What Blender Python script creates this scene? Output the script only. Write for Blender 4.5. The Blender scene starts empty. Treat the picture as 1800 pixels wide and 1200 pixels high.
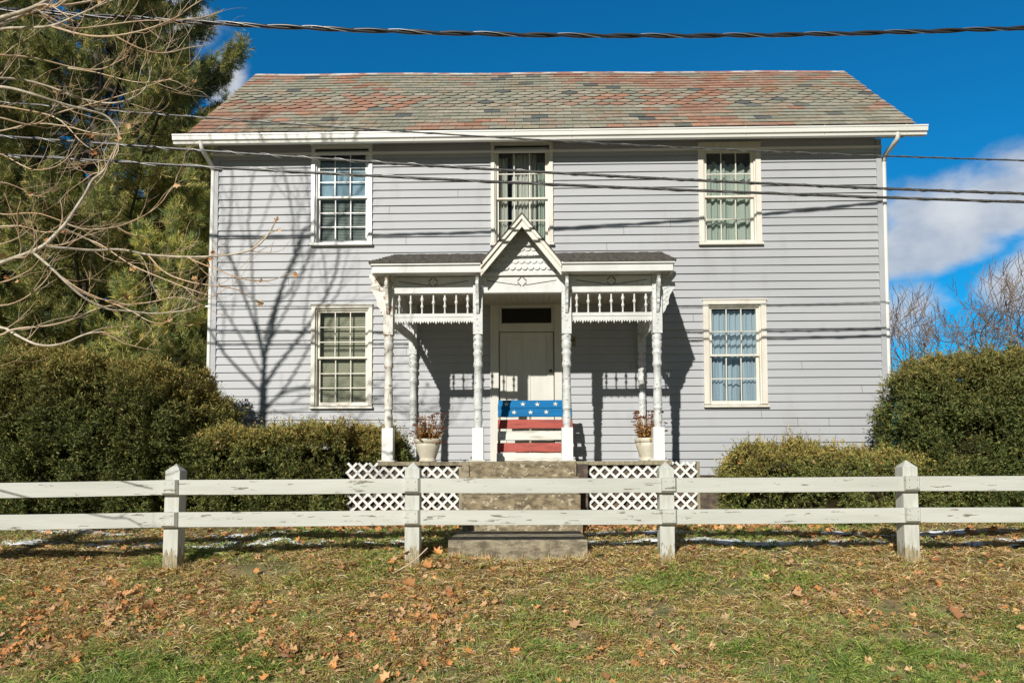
import bpy, bmesh, math, random
import numpy as np
from mathutils import Vector, Matrix
rng = np.random.default_rng(7); random.seed(7)
S = bpy.context.scene; COL = S.collection
# ------------------------------------------------------------------ camera model (metres; house wall is the plane y=0)
yaw, pit, rho = .02, math.atan(.0462), -.0033
F = np.array([-math.sin(yaw)*math.cos(pit), math.cos(yaw)*math.cos(pit), math.sin(pit)])
R0 = np.array([math.cos(yaw), math.sin(yaw), 0.]); U0 = np.cross(R0, F)
R_ = R0*math.cos(rho)+U0*math.sin(rho); U_ = -R0*math.sin(rho)+U0*math.cos(rho)
CY, CZ, FL, PX, PY = -11.1, 2.0, 1200., 900., 760.
def at(px, py, D):
    """point seen at photo position (px,py) on the upright plane D metres in front of the camera"""
    d = F+R_*((px-PX)/FL)+U_*((PY-py)/FL); t = D/d[1]
    return (d[0]*t, CY+D, CZ+d[2]*t)
def X(px, D, py=700): return at(px, py, D)[0]
def Z(py, D, px=920): return at(px, py, D)[2]
cd = bpy.data.cameras.new('camera'); cam = bpy.data.objects.new('camera', cd); COL.objects.link(cam)
cd.sensor_width = 36; cd.lens = 24; cd.shift_y = 160/1800; cd.clip_end = 3000
cam.matrix_world = Matrix(((R_[0], U_[0], -F[0], 0), (R_[1], U_[1], -F[1], CY), (R_[2], U_[2], -F[2], CZ), (0, 0, 0, 1)))
S.camera = cam
# ------------------------------------------------------------------ helpers
def tag(o, label=None, cat=None, group=None, kind=None):
    if label: o['label'] = label
    if cat: o['category'] = cat
    if group: o['group'] = group
    if kind: o['kind'] = kind
    return o
def thing(name, label, cat, loc=(0, 0, 0), group=None):
    o = bpy.data.objects.new(name, None); o.location = loc; o.empty_display_size = .2
    COL.objects.link(o); return tag(o, label, cat, group)
def origin(o):
    v = Vector((0, 0, 0))
    while o is not None: v += o.location; o = o.parent
    return v
class MB:
    def __init__(s): s.v = []; s.f = []; s.c = []; s.sm = []
    def add(s, vs, fs, col=None, smooth=False):
        n = len(s.v); s.v += [tuple(map(float, p)) for p in vs]; s.f += [tuple(i+n for i in f) for f in fs]
        s.c += [col or (1, 1, 1)]*len(vs); s.sm += [smooth]*len(fs); return s
    def box(s, x0, x1, y0, y1, z0, z1, col=None):
        return s.add([(x0,y0,z0),(x1,y0,z0),(x1,y1,z0),(x0,y1,z0),(x0,y0,z1),(x1,y0,z1),(x1,y1,z1),(x0,y1,z1)],
            [(0,3,2,1),(4,5,6,7),(0,1,5,4),(1,2,6,5),(2,3,7,6),(3,0,4,7)], col)
    def obox(s, c, ax, ay, az, col=None):
        c, ax, ay, az = map(np.array, (c, ax, ay, az)); vs = []
        for k in (-1, 1):
            for (i, j) in ((-1,-1),(1,-1),(1,1),(-1,1)): vs.append(c+ax*i+ay*j+az*k)
        return s.add(vs, [(0,3,2,1),(4,5,6,7),(0,1,5,4),(1,2,6,5),(2,3,7,6),(3,0,4,7)], col)
    def bar(s, a, b, w, h, up=(0, 0, 1), col=None):
        a, b, up = np.array(a, float), np.array(b, float), np.array(up, float)
        d = b-a; L = np.linalg.norm(d); d /= L; n = np.cross(d, up); n /= np.linalg.norm(n); u = np.cross(n, d)
        return s.obox((a+b)/2, d*L/2, n*w/2, u*h/2, col)
    def prism(s, poly, fn, t0, t1, col=None):
        """poly (u,v) closed outline; fn(u,v,t) -> xyz"""
        n = len(poly); vs = [fn(u, v, t0) for u, v in poly]+[fn(u, v, t1) for u, v in poly]
        return s.add(vs, [tuple(range(n)), tuple(range(2*n-1, n-1, -1))]+[(i, i+n, (i+1) % n+n, (i+1) % n) for i in range(n)], col)
    def tube(s, pts, rad, seg=6, col=None, cap=True, ph=0.):
        pts = np.array(pts, float); n = len(pts); rad = np.ones(n)*rad
        t = np.gradient(pts, axis=0); t /= np.linalg.norm(t, axis=1)[:, None]+1e-9
        ref = np.array([.13, .21, 1.]) if abs(t[0][2]) < .9 else np.array([1., .1, 0])
        vs = []
        for i in range(n):
            a = np.cross(t[i], ref); a /= np.linalg.norm(a); b = np.cross(t[i], a)
            for k in range(seg):
                w = 2*math.pi*k/seg+ph; vs.append(pts[i]+(a*math.cos(w)+b*math.sin(w))*rad[i])
        fs = [(i*seg+k, i*seg+(k+1) % seg, (i+1)*seg+(k+1) % seg, (i+1)*seg+k) for i in range(n-1) for k in range(seg)]
        s.add(vs, fs, col, True)
        if cap: m = len(s.v)-n*seg; s.f += [tuple(m+k for k in range(seg))[::-1], tuple(m+(n-1)*seg+k for k in range(seg))]; s.sm += [False, False]
        return s
    def lathe(s, cx, cy, prof, seg=20, flute=0, col=None, yc=1., cap=True):
        """prof: list of (z, r)"""
        vs = []
        for z, r in prof:
            for k in range(seg):
                w = 2*math.pi*k/seg; rr = r*(1-(flute if k % 2 else 0)); vs.append((cx+rr*math.cos(w), cy+rr*math.sin(w)*yc, z))
        n = len(prof)
        fs = [(i*seg+k, i*seg+(k+1) % seg, (i+1)*seg+(k+1) % seg, (i+1)*seg+k) for i in range(n-1) for k in range(seg)]
        s.add(vs, fs, col, True)
        if cap: m = len(s.v)-n*seg; s.f += [tuple(m+k for k in range(seg))[::-1], tuple(m+(n-1)*seg+k for k in range(seg))]; s.sm += [False, False]
        return s
    def build(s, name, mat, parent=None, bevel=0, **kw):
        o0 = origin(parent) if parent else Vector((0, 0, 0))
        me = bpy.data.meshes.new(name); me.from_pydata([(v[0]-o0.x, v[1]-o0.y, v[2]-o0.z) for v in s.v], [], s.f)
        me.polygons.foreach_set('use_smooth', s.sm)
        if any(c != (1, 1, 1) for c in s.c):
            a = me.color_attributes.new('Col', 'FLOAT_COLOR', 'POINT')
            a.data.foreach_set('color', np.array([(c[0], c[1], c[2], 1.) for c in s.c], np.float32).ravel())
        me.materials.append(mat); me.update()
        o = bpy.data.objects.new(name, me); COL.objects.link(o); o.parent = parent
        if bevel:
            m = o.modifiers.new('bevel', 'BEVEL'); m.width = bevel; m.segments = 2; m.limit_method = 'ANGLE'; m.angle_limit = math.radians(40)
        return tag(o, kw.get('label'), kw.get('cat'), kw.get('group'), kw.get('kind'))
def npmesh(name, V, Q, mat, C=None, parent=None, **kw):
    """fast mesh: V (n,3), Q (m,4) quads, C (n,3)"""
    o0 = origin(parent) if parent else Vector((0, 0, 0)); V = V-np.array(o0)
    me = bpy.data.meshes.new(name); me.vertices.add(len(V)); me.vertices.foreach_set('co', V.astype(np.float32).ravel())
    me.loops.add(Q.size); me.loops.foreach_set('vertex_index', Q.astype(np.int32).ravel())
    me.polygons.add(len(Q)); me.polygons.foreach_set('loop_start', np.arange(0, Q.size, 4, dtype=np.int32))
    if C is not None:
        a = me.color_attributes.new('Col', 'FLOAT_COLOR', 'POINT')
        a.data.foreach_set('color', np.concatenate([C, np.ones((len(C), 1))], 1).astype(np.float32).ravel())
    me.materials.append(mat); me.update(calc_edges=True); me.validate()
    o = bpy.data.objects.new(name, me); COL.objects.link(o); o.parent = parent
    return tag(o, kw.get('label'), kw.get('cat'), kw.get('group'), kw.get('kind'))
_tab = rng.random((64, 64, 64))
def vnoise(P):
    """smooth value noise in 0..1 for P (n,3)"""
    i = np.floor(P).astype(int); f = P-i; f = f*f*(3-2*f); r = 0
    for a in (0, 1):
        for b in (0, 1):
            for c in (0, 1):
                w = (f[:, 0] if a else 1-f[:, 0])*(f[:, 1] if b else 1-f[:, 1])*(f[:, 2] if c else 1-f[:, 2])
                r = r+w*_tab[(i[:, 0]+a) % 64, (i[:, 1]+b) % 64, (i[:, 2]+c) % 64]
    return r
def fbm(P, o=3): return sum(vnoise(P*2**k+k*7.3)*.5**k for k in range(o))/sum(.5**k for k in range(o))
def unit(v): return v/(np.linalg.norm(v, axis=-1, keepdims=True)+1e-9)
# ------------------------------------------------------------------ materials
def newmat(name):
    m = bpy.data.materials.new(name); m.use_nodes = True; nt = m.node_tree
    return m, nt, nt.nodes['Principled BSDF']
def N(nt, t, **kw):
    n = nt.nodes.new(t)
    for k, v in kw.items():
        if k.startswith('i_'): n.inputs[k[2:].replace('_', ' ')].default_value = v
        else: setattr(n, k, v)
    return n
def ramp(nt, src, p0, p1):
    n = N(nt, 'ShaderNodeMapRange'); n.inputs[1].default_value = p0; n.inputs[2].default_value = p1; n.interpolation_type = 'SMOOTHSTEP'
    nt.links.new(src, n.inputs[0]); return n.outputs[0]
def mix(nt, fac, a, b, mode='MIX'):
    n = N(nt, 'ShaderNodeMix', data_type='RGBA', blend_type=mode)
    for i, v in ((0, fac), (6, a), (7, b)):
        if hasattr(v, 'links'): nt.links.new(v, n.inputs[i])
        elif i == 0: n.inputs[0].default_value = v
        else: n.inputs[i].default_value = (*v, 1)
    return n.outputs[2]
def noise(nt, scale, stretch=(1, 1, 1), detail=5, rough=.6):
    tc = N(nt, 'ShaderNodeNewGeometry'); mp = N(nt, 'ShaderNodeMapping'); mp.inputs['Scale'].default_value = stretch
    n = N(nt, 'ShaderNodeTexNoise'); n.inputs['Scale'].default_value = scale; n.inputs['Detail'].default_value = detail; n.inputs['Roughness'].default_value = rough
    nt.links.new(tc.outputs['Position'], mp.inputs[0]); nt.links.new(mp.outputs[0], n.inputs['Vector']); return n.outputs[0]
def surf(name, col, col2=None, scale=6, stretch=(1, 1, 1), lo=.35, hi=.65, rough=.6, bump=0, bscale=60, bstretch=None, chips=None, chipthr=.7, chipscale=30, chipstretch=(1, 1, 1), attr=False, stains=None, metal=0):
    m, nt, b = newmat(name); b.inputs['Roughness'].default_value = rough; b.inputs['Metallic'].default_value = metal
    c = col
    if attr:
        a = N(nt, 'ShaderNodeVertexColor'); a.layer_name = 'Col'; c = a.outputs[0]
        if col2: c = mix(nt, ramp(nt, noise(nt, scale, stretch), lo, hi), c, mix(nt, 1, c, col2, 'MULTIPLY'))
    elif col2: c = mix(nt, ramp(nt, noise(nt, scale, stretch), lo, hi), col, col2)
    if stains:
        c = mix(nt, ramp(nt, noise(nt, 1.3, (1.5, 1.5, .5), 6), .52, .75), c, mix(nt, 1, c if hasattr(c, 'links') else c, stains, 'MULTIPLY'))
    if chips: c = mix(nt, ramp(nt, noise(nt, chipscale, chipstretch, 4, .7), chipthr, chipthr+.03), c, chips)
    if hasattr(c, 'links'): nt.links.new(c, b.inputs['Base Color'])
    else: b.inputs['Base Color'].default_value = (*c, 1)
    if bump:
        bp = N(nt, 'ShaderNodeBump'); bp.inputs['Strength'].default_value = bump; bp.inputs['Distance'].default_value = .01
        nt.links.new(noise(nt, bscale, bstretch or stretch), bp.inputs['Height']); nt.links.new(bp.outputs[0], b.inputs['Normal'])
    return m
def leafmat(name, trans=.25, rough=.55, spec=.35):
    m, nt, b = newmat(name); a = N(nt, 'ShaderNodeVertexColor'); a.layer_name = 'Col'
    nt.links.new(a.outputs[0], b.inputs['Base Color']); b.inputs['Roughness'].default_value = rough
    b.inputs['Specular IOR Level'].default_value = spec
    t = N(nt, 'ShaderNodeBsdfTranslucent'); nt.links.new(a.outputs[0], t.inputs[0]); ms = N(nt, 'ShaderNodeMixShader'); ms.inputs[0].default_value = trans
    nt.links.new(b.outputs[0], ms.inputs[1]); nt.links.new(t.outputs[0], ms.inputs[2]); nt.links.new(ms.outputs[0], nt.nodes['Material Output'].inputs[0])
    return m
M = {}
M['siding'] = surf('siding_paint', (.418, .43, .45), (.38, .392, .418), 1.1, (.35, 1, 2.2), .3, .7, .55, bump=.25, bscale=14, bstretch=(.25, 1, 5), stains=(.88, .87, .84))
M['trim'] = surf('white_paint', (.655, .665, .645), (.56, .57, .545), 4, (1, 1, .4), .35, .7, .5, bump=.15, bscale=40, chips=(.32, .29, .25), chipthr=.675, chipscale=14, chipstretch=(1, 1, .5))
M['cream'] = surf('aged_cream_paint', (.70, .68, .60), (.62, .55, .47), 3, (2, 1, .5), .45, .75, .5, bump=.2, bscale=40, chips=(.30, .22, .17), chipthr=.69, chipscale=12, chipstretch=(2, 1, .6))
M['vinyl'] = surf('white_vinyl', (.78, .78, .76), rough=.35)
M['post'] = surf('chipped_post_paint', (.645, .665, .655), (.55, .57, .56), 9, (1, 1, 1), .3, .7, .55, bump=.4, bscale=45, chips=(.17, .155, .135), chipthr=.59, chipscale=20, chipstretch=(1, 1, 1.6))
M['peel'] = surf('peeling_post_paint', (.72, .71, .66), (.62, .60, .54), 9, (1, 1, 1), .3, .7, .6, bump=.5, bscale=45, chips=(.34, .24, .17), chipthr=.56, chipscale=13, chipstretch=(1, 1, .6))
M['ceilingpaint'] = surf('porch_ceiling_paint', (.50, .48, .40), (.42, .40, .33), 5, (4, .5, 1), .3, .7, .6, bump=.3, bscale=20, bstretch=(8, .3, 1))  # beige paint of the porch ceiling
M['door'] = surf('door_paint', (.66, .655, .60), (.60, .595, .54), 3, (2, 1, .6), .3, .7, .45)
M['gutter'] = surf('gutter_paint', (.74, .74, .70), (.60, .60, .55), 2, (.4, 1, 3), .45, .8, .35)
M['slate'] = surf('roof_slate', (1, 1, 1), (.78, .76, .72), 12, (1, 1, 1), .35, .7, .75, bump=.4, bscale=30, attr=True, stains=(1.0, .78, .60))
M['flash'] = surf('ridge_flashing', (.62, .60, .56), (.40, .20, .14), 2.2, (1.3, 1, 1), .42, .58, .5)
M['ashingle'] = surf('asphalt_shingle', (.12, .11, .095), (.065, .06, .055), 22, (1, 1, 1), .35, .65, .9, bump=.8, bscale=60)
M['concrete'] = surf('old_concrete', (.30, .245, .155), (.13, .105, .068), 9, (1, 1, 1.6), .36, .66, .95, bump=1, bscale=35, chips=(.46, .41, .29), chipthr=.575, chipscale=13, chipstretch=(1, 1, 1.4))
M['concrete2'] = surf('rough_concrete', (.33, .285, .20), (.16, .135, .095), 11, (.6, 1, 1.4), .38, .62, .95, bump=1.6, bscale=24, chips=(.10, .09, .07), chipthr=.66, chipscale=16)
M['stone'] = surf('foundation_stone', (.16, .12, .085), (.07, .055, .045), 6, (1, 1, 1.6), .4, .6, .95, bump=.8, bscale=20)
M['lattice'] = surf('lattice_paint', (.76, .77, .74), (.68, .69, .66), 7, (1, 1, 1), .4, .7, .5)
M['fence'] = surf('fence_paint', (.55, .56, .515), (.46, .47, .425), 2.6, (.35, 1, 3), .3, .75, .6, bump=.25, bscale=16, bstretch=(.3, 1, 6), chips=(.20, .18, .15), chipthr=.61, chipscale=11, chipstretch=(.3, 1, 2.2))
m_, nt_, b_ = newmat('fence_post_paint'); g_ = N(nt_, 'ShaderNodeNewGeometry'); sp_ = N(nt_, 'ShaderNodeSeparateXYZ'); nt_.links.new(g_.outputs['Position'], sp_.inputs[0])
ad_ = N(nt_, 'ShaderNodeMath', operation='MULTIPLY_ADD'); nt_.links.new(noise(nt_, 14, (2.2, 2.2, .5), 4), ad_.inputs[0]); ad_.inputs[1].default_value = -.55; nt_.links.new(sp_.outputs[2], ad_.inputs[2])
c_ = mix(nt_, ramp(nt_, noise(nt_, 9, (3, 3, .4)), .35, .7), (.56, .57, .52), (.45, .46, .41)); w_ = mix(nt_, ramp(nt_, noise(nt_, 30, (3, 3, .25)), .4, .6), (.42, .36, .24), (.20, .18, .11))
nt_.links.new(mix(nt_, ramp(nt_, ad_.outputs[0], .84, .87), w_, c_), b_.inputs['Base Color']); b_.inputs['Roughness'].default_value = .7; M['fencepost'] = m_
M['oldwood'] = surf('bare_post_wood', (.36, .31, .21), (.22, .2, .13), 12, (2, 2, .5), .35, .65, .9, bump=.5, bscale=60, bstretch=(3, 3, .3))
M['dark'] = surf('interior_plaster', (.22, .21, .19), rough=.9)
M['blue'] = surf('blue_board_paint', (.0, .15, .38), (.0, .11, .29), 9, (.3, 1, 3), .35, .7, .5, bump=.4, bscale=30, bstretch=(.3, 1, 6))
M['red'] = surf('red_board_paint', (.38, .065, .045), (.24, .04, .03), 9, (.4, 1, 3), .4, .72, .6, bump=.5, bscale=30, bstretch=(.3, 1, 6), chips=(.40, .28, .22), chipthr=.70, chipscale=14, chipstretch=(.5, 1, 2))
M['whiteboard'] = surf('weathered_white_board', (.66, .66, .60), (.42, .40, .33), 7, (.4, 1, 2.5), .42, .7, .7, bump=.5, bscale=30, bstretch=(.3, 1, 6), chips=(.30, .27, .2), chipthr=.66, chipscale=12, chipstretch=(.3, 1, 2))
M['rawwood'] = surf('raw_pallet_wood', (.30, .25, .18), (.2, .17, .12), 9, (1, 1, 1), .4, .7, .8)
M['pot'] = surf('cream_plastic', (.62, .58, .47), (.46, .42, .33), 4, (1, 1, .6), .35, .75, .5, bump=.1)
M['soil'] = surf('potting_soil', (.05, .035, .025), rough=1)
M['dried'] = leafmat('dried_plant', .15, .7)
M['bark'] = surf('pale_bark', (.60, .53, .42), (.34, .29, .22), 9, (1, 1, 1), .35, .65, .8, bump=.5, bscale=40)
M['twig'] = surf('twig_bark', (.62, .50, .36), (.44, .28, .15), 3, (1, 1, 1), .35, .65, .75)
M['farbark'] = surf('far_bark', (.27, .20, .155), (.13, .10, .085), 1.5, (1, 1, 1), .35, .65, .85)
M['trunk'] = surf('pine_bark', (.07, .055, .042), rough=.95)
M['needle'] = leafmat('pine_needle', .2, .5)
M['yew'] = leafmat('yew_leaf', .2, .55, .2)
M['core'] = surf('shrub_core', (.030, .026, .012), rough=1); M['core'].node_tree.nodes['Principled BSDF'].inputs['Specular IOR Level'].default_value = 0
M['grass'] = leafmat('grass_blade', .25, .65, .2)
M['leaf'] = leafmat('dead_leaf', .2, .7, .2)
M['ground'] = surf('soil_and_thatch', (.24, .165, .09), (.075, .05, .045), 9, (1, 1, 1), .35, .65, 1, bump=1, bscale=50)
M['snow'] = surf('snow', (.74, .78, .84), (.36, .34, .28), 12, (1, 1, 1), .52, .66, .6, bump=.8, bscale=60)
M['cable'] = surf('cable_jacket', (.035, .035, .037), rough=.32)
M['cablegrey'] = surf('weathered_cable', (.10, .10, .095), (.05, .05, .05), 20, (1, 1, 1), .4, .6, .4)
M['strand'] = surf('bare_aluminium_strand', (.34, .34, .33), rough=.4, metal=.6)
M['brass'] = surf('dark_brass', (.12, .1, .07), rough=.4, metal=.8)
M['sign'] = surf('aged_brass_plate', (.30, .25, .13), (.2, .17, .1), 20, rough=.5)
M['black'] = surf('black_paint', (.015, .013, .01), rough=.5)
M['teal'] = surf('teal_plastic', (.22, .48, .46), rough=.35)
gm_ = M['ground']; nt_ = gm_.node_tree; b_ = nt_.nodes['Principled BSDF']; src_ = b_.inputs['Base Color'].links[0].from_socket
nt_.links.new(mix(nt_, ramp(nt_, noise(nt_, 1.6, (1, 1, 1), 8, .7), .42, .58), mix(nt_, .45, src_, (.36, .27, .13)), mix(nt_, .5, src_, (.16, .20, .05))), b_.inputs['Base Color'])
def fabric(name, c, tr=.35):
    m, nt, b = newmat(name); b.inputs['Base Color'].default_value = (*c, 1); b.inputs['Roughness'].default_value = .9
    t = N(nt, 'ShaderNodeBsdfTranslucent'); t.inputs[0].default_value = (*c, 1); ms = N(nt, 'ShaderNodeMixShader'); ms.inputs[0].default_value = tr
    nt.links.new(b.outputs[0], ms.inputs[1]); nt.links.new(t.outputs[0], ms.inputs[2]); nt.links.new(ms.outputs[0], nt.nodes['Material Output'].inputs[0]); return m
M['curtain'] = fabric('white_curtain', (.80, .79, .72)); M['curtaingreen'] = fabric('pale_green_curtain', (.62, .68, .60))
M['curtainblue'] = fabric('pale_blue_curtain', (.56, .68, .78)); M['shade'] = fabric('blue_window_film', (.48, .66, .80)); M['blind'] = fabric('tan_blind', (.50, .48, .36), .2)
M['darkblind'] = fabric('dark_teal_blind', (.36, .40, .38), .2); M['frost'] = fabric('frost', (.62, .72, .75))
def glass(name):
    m, nt, b = newmat(name); nt.nodes.remove(b)
    t = N(nt, 'ShaderNodeBsdfTransparent'); t.inputs[0].default_value = (.86, .9, .89, 1)
    g = N(nt, 'ShaderNodeBsdfGlossy'); g.inputs['Roughness'].default_value = .02
    fr = N(nt, 'ShaderNodeFresnel'); fr.inputs[0].default_value = 1.6; ms = N(nt, 'ShaderNodeMixShader')
    nt.links.new(fr.outputs[0], ms.inputs[0]); nt.links.new(t.outputs[0], ms.inputs[1]); nt.links.new(g.outputs[0], ms.inputs[2])
    nt.links.new(ms.outputs[0], nt.nodes['Material Output'].inputs[0]); return m
M['glass'] = glass('window_glass')
# ------------------------------------------------------------------ light and sky
SD = unit(np.array([.60, 1.63, -.90]))                      # direction the sunlight travels
sun = bpy.data.lights.new('sun', 'SUN'); so = bpy.data.objects.new('sun', sun); COL.objects.link(so)
sun.energy = 5.0; sun.angle = math.radians(.7); sun.color = (1, .955, .87)
so.rotation_euler = Vector(SD).to_track_quat('-Z', 'Y').to_euler(); so.location = (-8, -22, 14)
w = bpy.data.worlds.new('World'); S.world = w; w.use_nodes = True; nt = w.node_tree; bg = nt.nodes['Background']
sky = N(nt, 'ShaderNodeTexSky', sky_type='NISHITA', sun_disc=False); sky.sun_elevation = math.asin(-SD[2])
sky.sun_rotation = math.atan2(-SD[0], -SD[1]); sky.air_density = 1.0; sky.dust_density = .3; sky.ozone_density = 3
tc = N(nt, 'ShaderNodeTexCoord'); GEN = tc.outputs['Generated']
c0 = mix(nt, 1, sky.outputs[0], (.06, 1.0, 1.46), 'MULTIPLY')
def wnoise(scale, off, det=6):
    mp = N(nt, 'ShaderNodeMapping'); mp.inputs['Location'].default_value = off; mp.inputs['Scale'].default_value = (1, 1, 1.5)
    n = N(nt, 'ShaderNodeTexNoise'); n.inputs['Scale'].default_value = scale; n.inputs['Detail'].default_value = det; n.inputs['Roughness'].default_value = .55
    nt.links.new(GEN, mp.inputs[0]); nt.links.new(mp.outputs[0], n.inputs[0]); return n.outputs[0]
def mth(op, a, b=None):
    n = N(nt, 'ShaderNodeMath', operation=op)
    for i, v in enumerate((a, b)):
        if v is None: continue
        if hasattr(v, 'links'): nt.links.new(v, n.inputs[i])
        else: n.inputs[i].default_value = v
    return n.outputs[0]
def pdir(px, py): return unit(F+R_*((px-PX)/FL)+U_*((PY-py)/FL))
n1 = wnoise(5.5, (2.1, .4, .9)); mask = None
for (px, py, ax, ay, st) in ((1640, 430, 130, 45, .95), (1770, 350, 150, 75, 1.0), (1590, 540, 90, 60, .55), (1900, 420, 120, 90, .8), (1815, 500, 62, 48, 1.35), (1800, 600, 90, 35, .5),
        (2250, 500, 300, 120, .9), (2900, 400, 400, 160, .8), (320, 20, 42, 48, .75), (400, 150, 30, 45, .62), (-400, 500, 300, 130, .9), (-1200, 450, 500, 140, .8)):
    d = pdir(px, py); rx = unit(np.cross(d, [0, 0, 1])); uy = np.cross(rx, d)
    sub = N(nt, 'ShaderNodeVectorMath', operation='SUBTRACT'); nt.links.new(GEN, sub.inputs[0]); sub.inputs[1].default_value = d
    def dt(v, k):
        n = N(nt, 'ShaderNodeVectorMath', operation='DOT_PRODUCT'); nt.links.new(sub.outputs[0], n.inputs[0]); n.inputs[1].default_value = v*(FL*1.05/k); return n.outputs['Value']
    a, b_, c_ = dt(rx, ax), dt(uy, ay), dt(d, (ax+ay)/2)
    r2 = mth('ADD', mth('ADD', mth('MULTIPLY', a, a), mth('MULTIPLY', b_, b_)), mth('MULTIPLY', c_, c_))
    g = mth('MULTIPLY', mth('POWER', 2.718, mth('MULTIPLY', r2, -.7)), st)
    mask = g if mask is None else mth('MAXIMUM', mask, g)
dens = mth('ADD', mask, mth('MULTIPLY', mth('SUBTRACT', n1, .5), 1.9))
# unseen dark grey cloud added behind and overhead to cut blue fill light
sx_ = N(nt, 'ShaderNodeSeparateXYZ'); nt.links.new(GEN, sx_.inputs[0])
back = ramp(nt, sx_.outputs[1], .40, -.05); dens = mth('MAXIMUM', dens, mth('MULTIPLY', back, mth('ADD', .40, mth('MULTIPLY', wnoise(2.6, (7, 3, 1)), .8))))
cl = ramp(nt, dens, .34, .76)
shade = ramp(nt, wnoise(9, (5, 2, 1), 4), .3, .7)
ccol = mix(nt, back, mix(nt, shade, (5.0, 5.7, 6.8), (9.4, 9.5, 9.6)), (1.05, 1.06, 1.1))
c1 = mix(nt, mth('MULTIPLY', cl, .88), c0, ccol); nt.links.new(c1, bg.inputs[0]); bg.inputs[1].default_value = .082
S.view_settings.view_transform = 'Standard'; S.view_settings.look = 'None'; S.view_settings.exposure = 0; S.view_settings.gamma = 1
# ------------------------------------------------------------------ ground
pts = [(-60, .36), (2.5, .36), (4.3, .38), (4.9, .44), (7.0, .965), (7.7, 1.075), (8.1, 1.15), (8.7, 1.19), (9.4, 1.20), (12, 1.25), (30, 1.1), (400, .6)]
def gz(x, y):
    x = np.asarray(x, float); D = np.asarray(y, float)+11.1
    z = np.interp(D, [p[0] for p in pts], [p[1] for p in pts])
    z = z-.05*np.exp(-((x+4)/1.5)**2-((D-6.6)/1)**2)
    P = np.stack([x*1.1, D*1.1, D*0], -1).reshape(-1, 3)
    nz = (fbm(P, 3)-.5).reshape(z.shape)*.13*np.clip((D-3.5)/1.5, 0, 1)*(np.abs(x) < 15)
    return z+nz
def axis(lo, a, b, hi, st):
    mid = np.arange(a, b+1e-6, st); k = np.arange(1, 26)
    g1 = a-(a-lo)*((k/25.)**2.6)[::-1]; g2 = b+(hi-b)*((k/25.)**2.6)
    return np.concatenate([g1, mid, g2])
gx = axis(-600, -9, 9, 600, .1); gy = axis(-120, -8.5, .5, 1400, .08)
XX, YY = np.meshgrid(gx, gy); V = np.stack([XX.ravel(), YY.ravel(), gz(XX, YY).ravel()], 1); nx = len(gx)
ii, jj = np.meshgrid(np.arange(nx-1), np.arange(len(gy)-1)); i0 = (jj*nx+ii).ravel()
npmesh('ground', V, np.stack([i0, i0+1, i0+nx+1, i0+nx], 1), M['ground'], kind='structure')
def G(x, y): return float(gz(np.array([x]), np.array([y]))[0])
# ------------------------------------------------------------------ house
XL, XR = -5.195, 5.84; RW = 4.7; EZ = 7.38; RZ = 9.92
H = thing('farmhouse', 'two storey farmhouse with grey lap siding, slate roof and white porch', 'house', (0, 0, 1.2))
wins = {}    # outer casing rectangles in metres
def wr(x0, x1, y0, y1):
    c = ((x0+x1)/2, (y0+y1)/2); return (at(x0, c[1], 11.1)[0], at(x1, c[1], 11.1)[0], at(c[0], y1, 11.1)[2], at(c[0], y0, 11.1)[2])
wins['UL'] = wr(548, 655, 258, 433); wins['UM'] = wr(863, 972, 252, 433); wins['UR'] = wr(1227, 1337, 254, 432)
wins['LL'] = wr(548, 655, 537, 718.5); wins['LR'] = wr(1236, 1347, 528.5, 716)
DX0, DX1, DZ0, DZ1 = -.424, .463, 2.045, 4.155
doorR = (X(862, 11.1), X(988, 11.1), 1.8, Z(533, 11.1))
rects = list(wins.values())+[doorR]
e, zb = .1314, 2.2084-3*.1314; FZ = 7.16
m = MB(); xin0, xin1 = -5.10, 5.755
k = 0
while zb+k*e < FZ:
    z0 = zb+k*e; z1 = min(z0+e, FZ)
    xs = sorted({xin0, xin1}|{v for r in rects for v in r[:2] if r[2] < z1 and r[3] > z0})
    for xa, xb in zip(xs[:-1], xs[1:]):
        segs = [(z0, z1)]
        for r in rects:
            if r[0] < (xa+xb)/2 < r[1]:
                ns = []
                for a, b in segs:
                    if r[3] <= a or r[2] >= b: ns.append((a, b)); continue
                    if r[2] > a: ns.append((a, r[2]))
                    if r[3] < b: ns.append((r[3], b))
                segs = ns
        for a, b in segs:
            wob = lambda z: -(.004+(1-(z-z0)/e)*.023)
            nseg = max(1, int((xb-xa)/.6)); q = np.linspace(xa, xb, nseg+1)
            for p0, p1 in zip(q[:-1], q[1:]):
                s0 = .0016*math.sin(p0*2.1+k*1.7); s1 = .0016*math.sin(p1*2.1+k*1.7)
                m.add([(p0, wob(a)+s0, a), (p1, wob(a)+s1, a), (p1, wob(b)+s1, b), (p0, wob(b)+s0, b)], [(0, 1, 2, 3)])
                if a == z0: m.add([(p0, wob(a)+s0, a), (p1, wob(a)+s1, a), (p1, .0, a), (p0, .0, a)], [(3, 2, 1, 0)])
    k += 1
m.build('wall', M['siding'], H)
m = MB(); rj = random.Random(4)
for _ in range(46):
    k2 = rj.randrange(1, 37); x = rj.uniform(xin0+.3, xin1-.3); z0 = zb+k2*e
    if z0+e < FZ and not any(r[0]-.05 < x < r[1]+.05 and r[2]-e < z0 < r[3] for r in rects): m.add([(x, -.0285, z0), (x+.005, -.0285, z0), (x+.005, -.0055, z0+e), (x, -.0055, z0+e)], [(0, 1, 2, 3)])
m.build('board_joint', M['black'], H)['kind'] = 'stuff'
m = MB()   # side walls, rear wall with gables, floors
yb = RW
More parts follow.
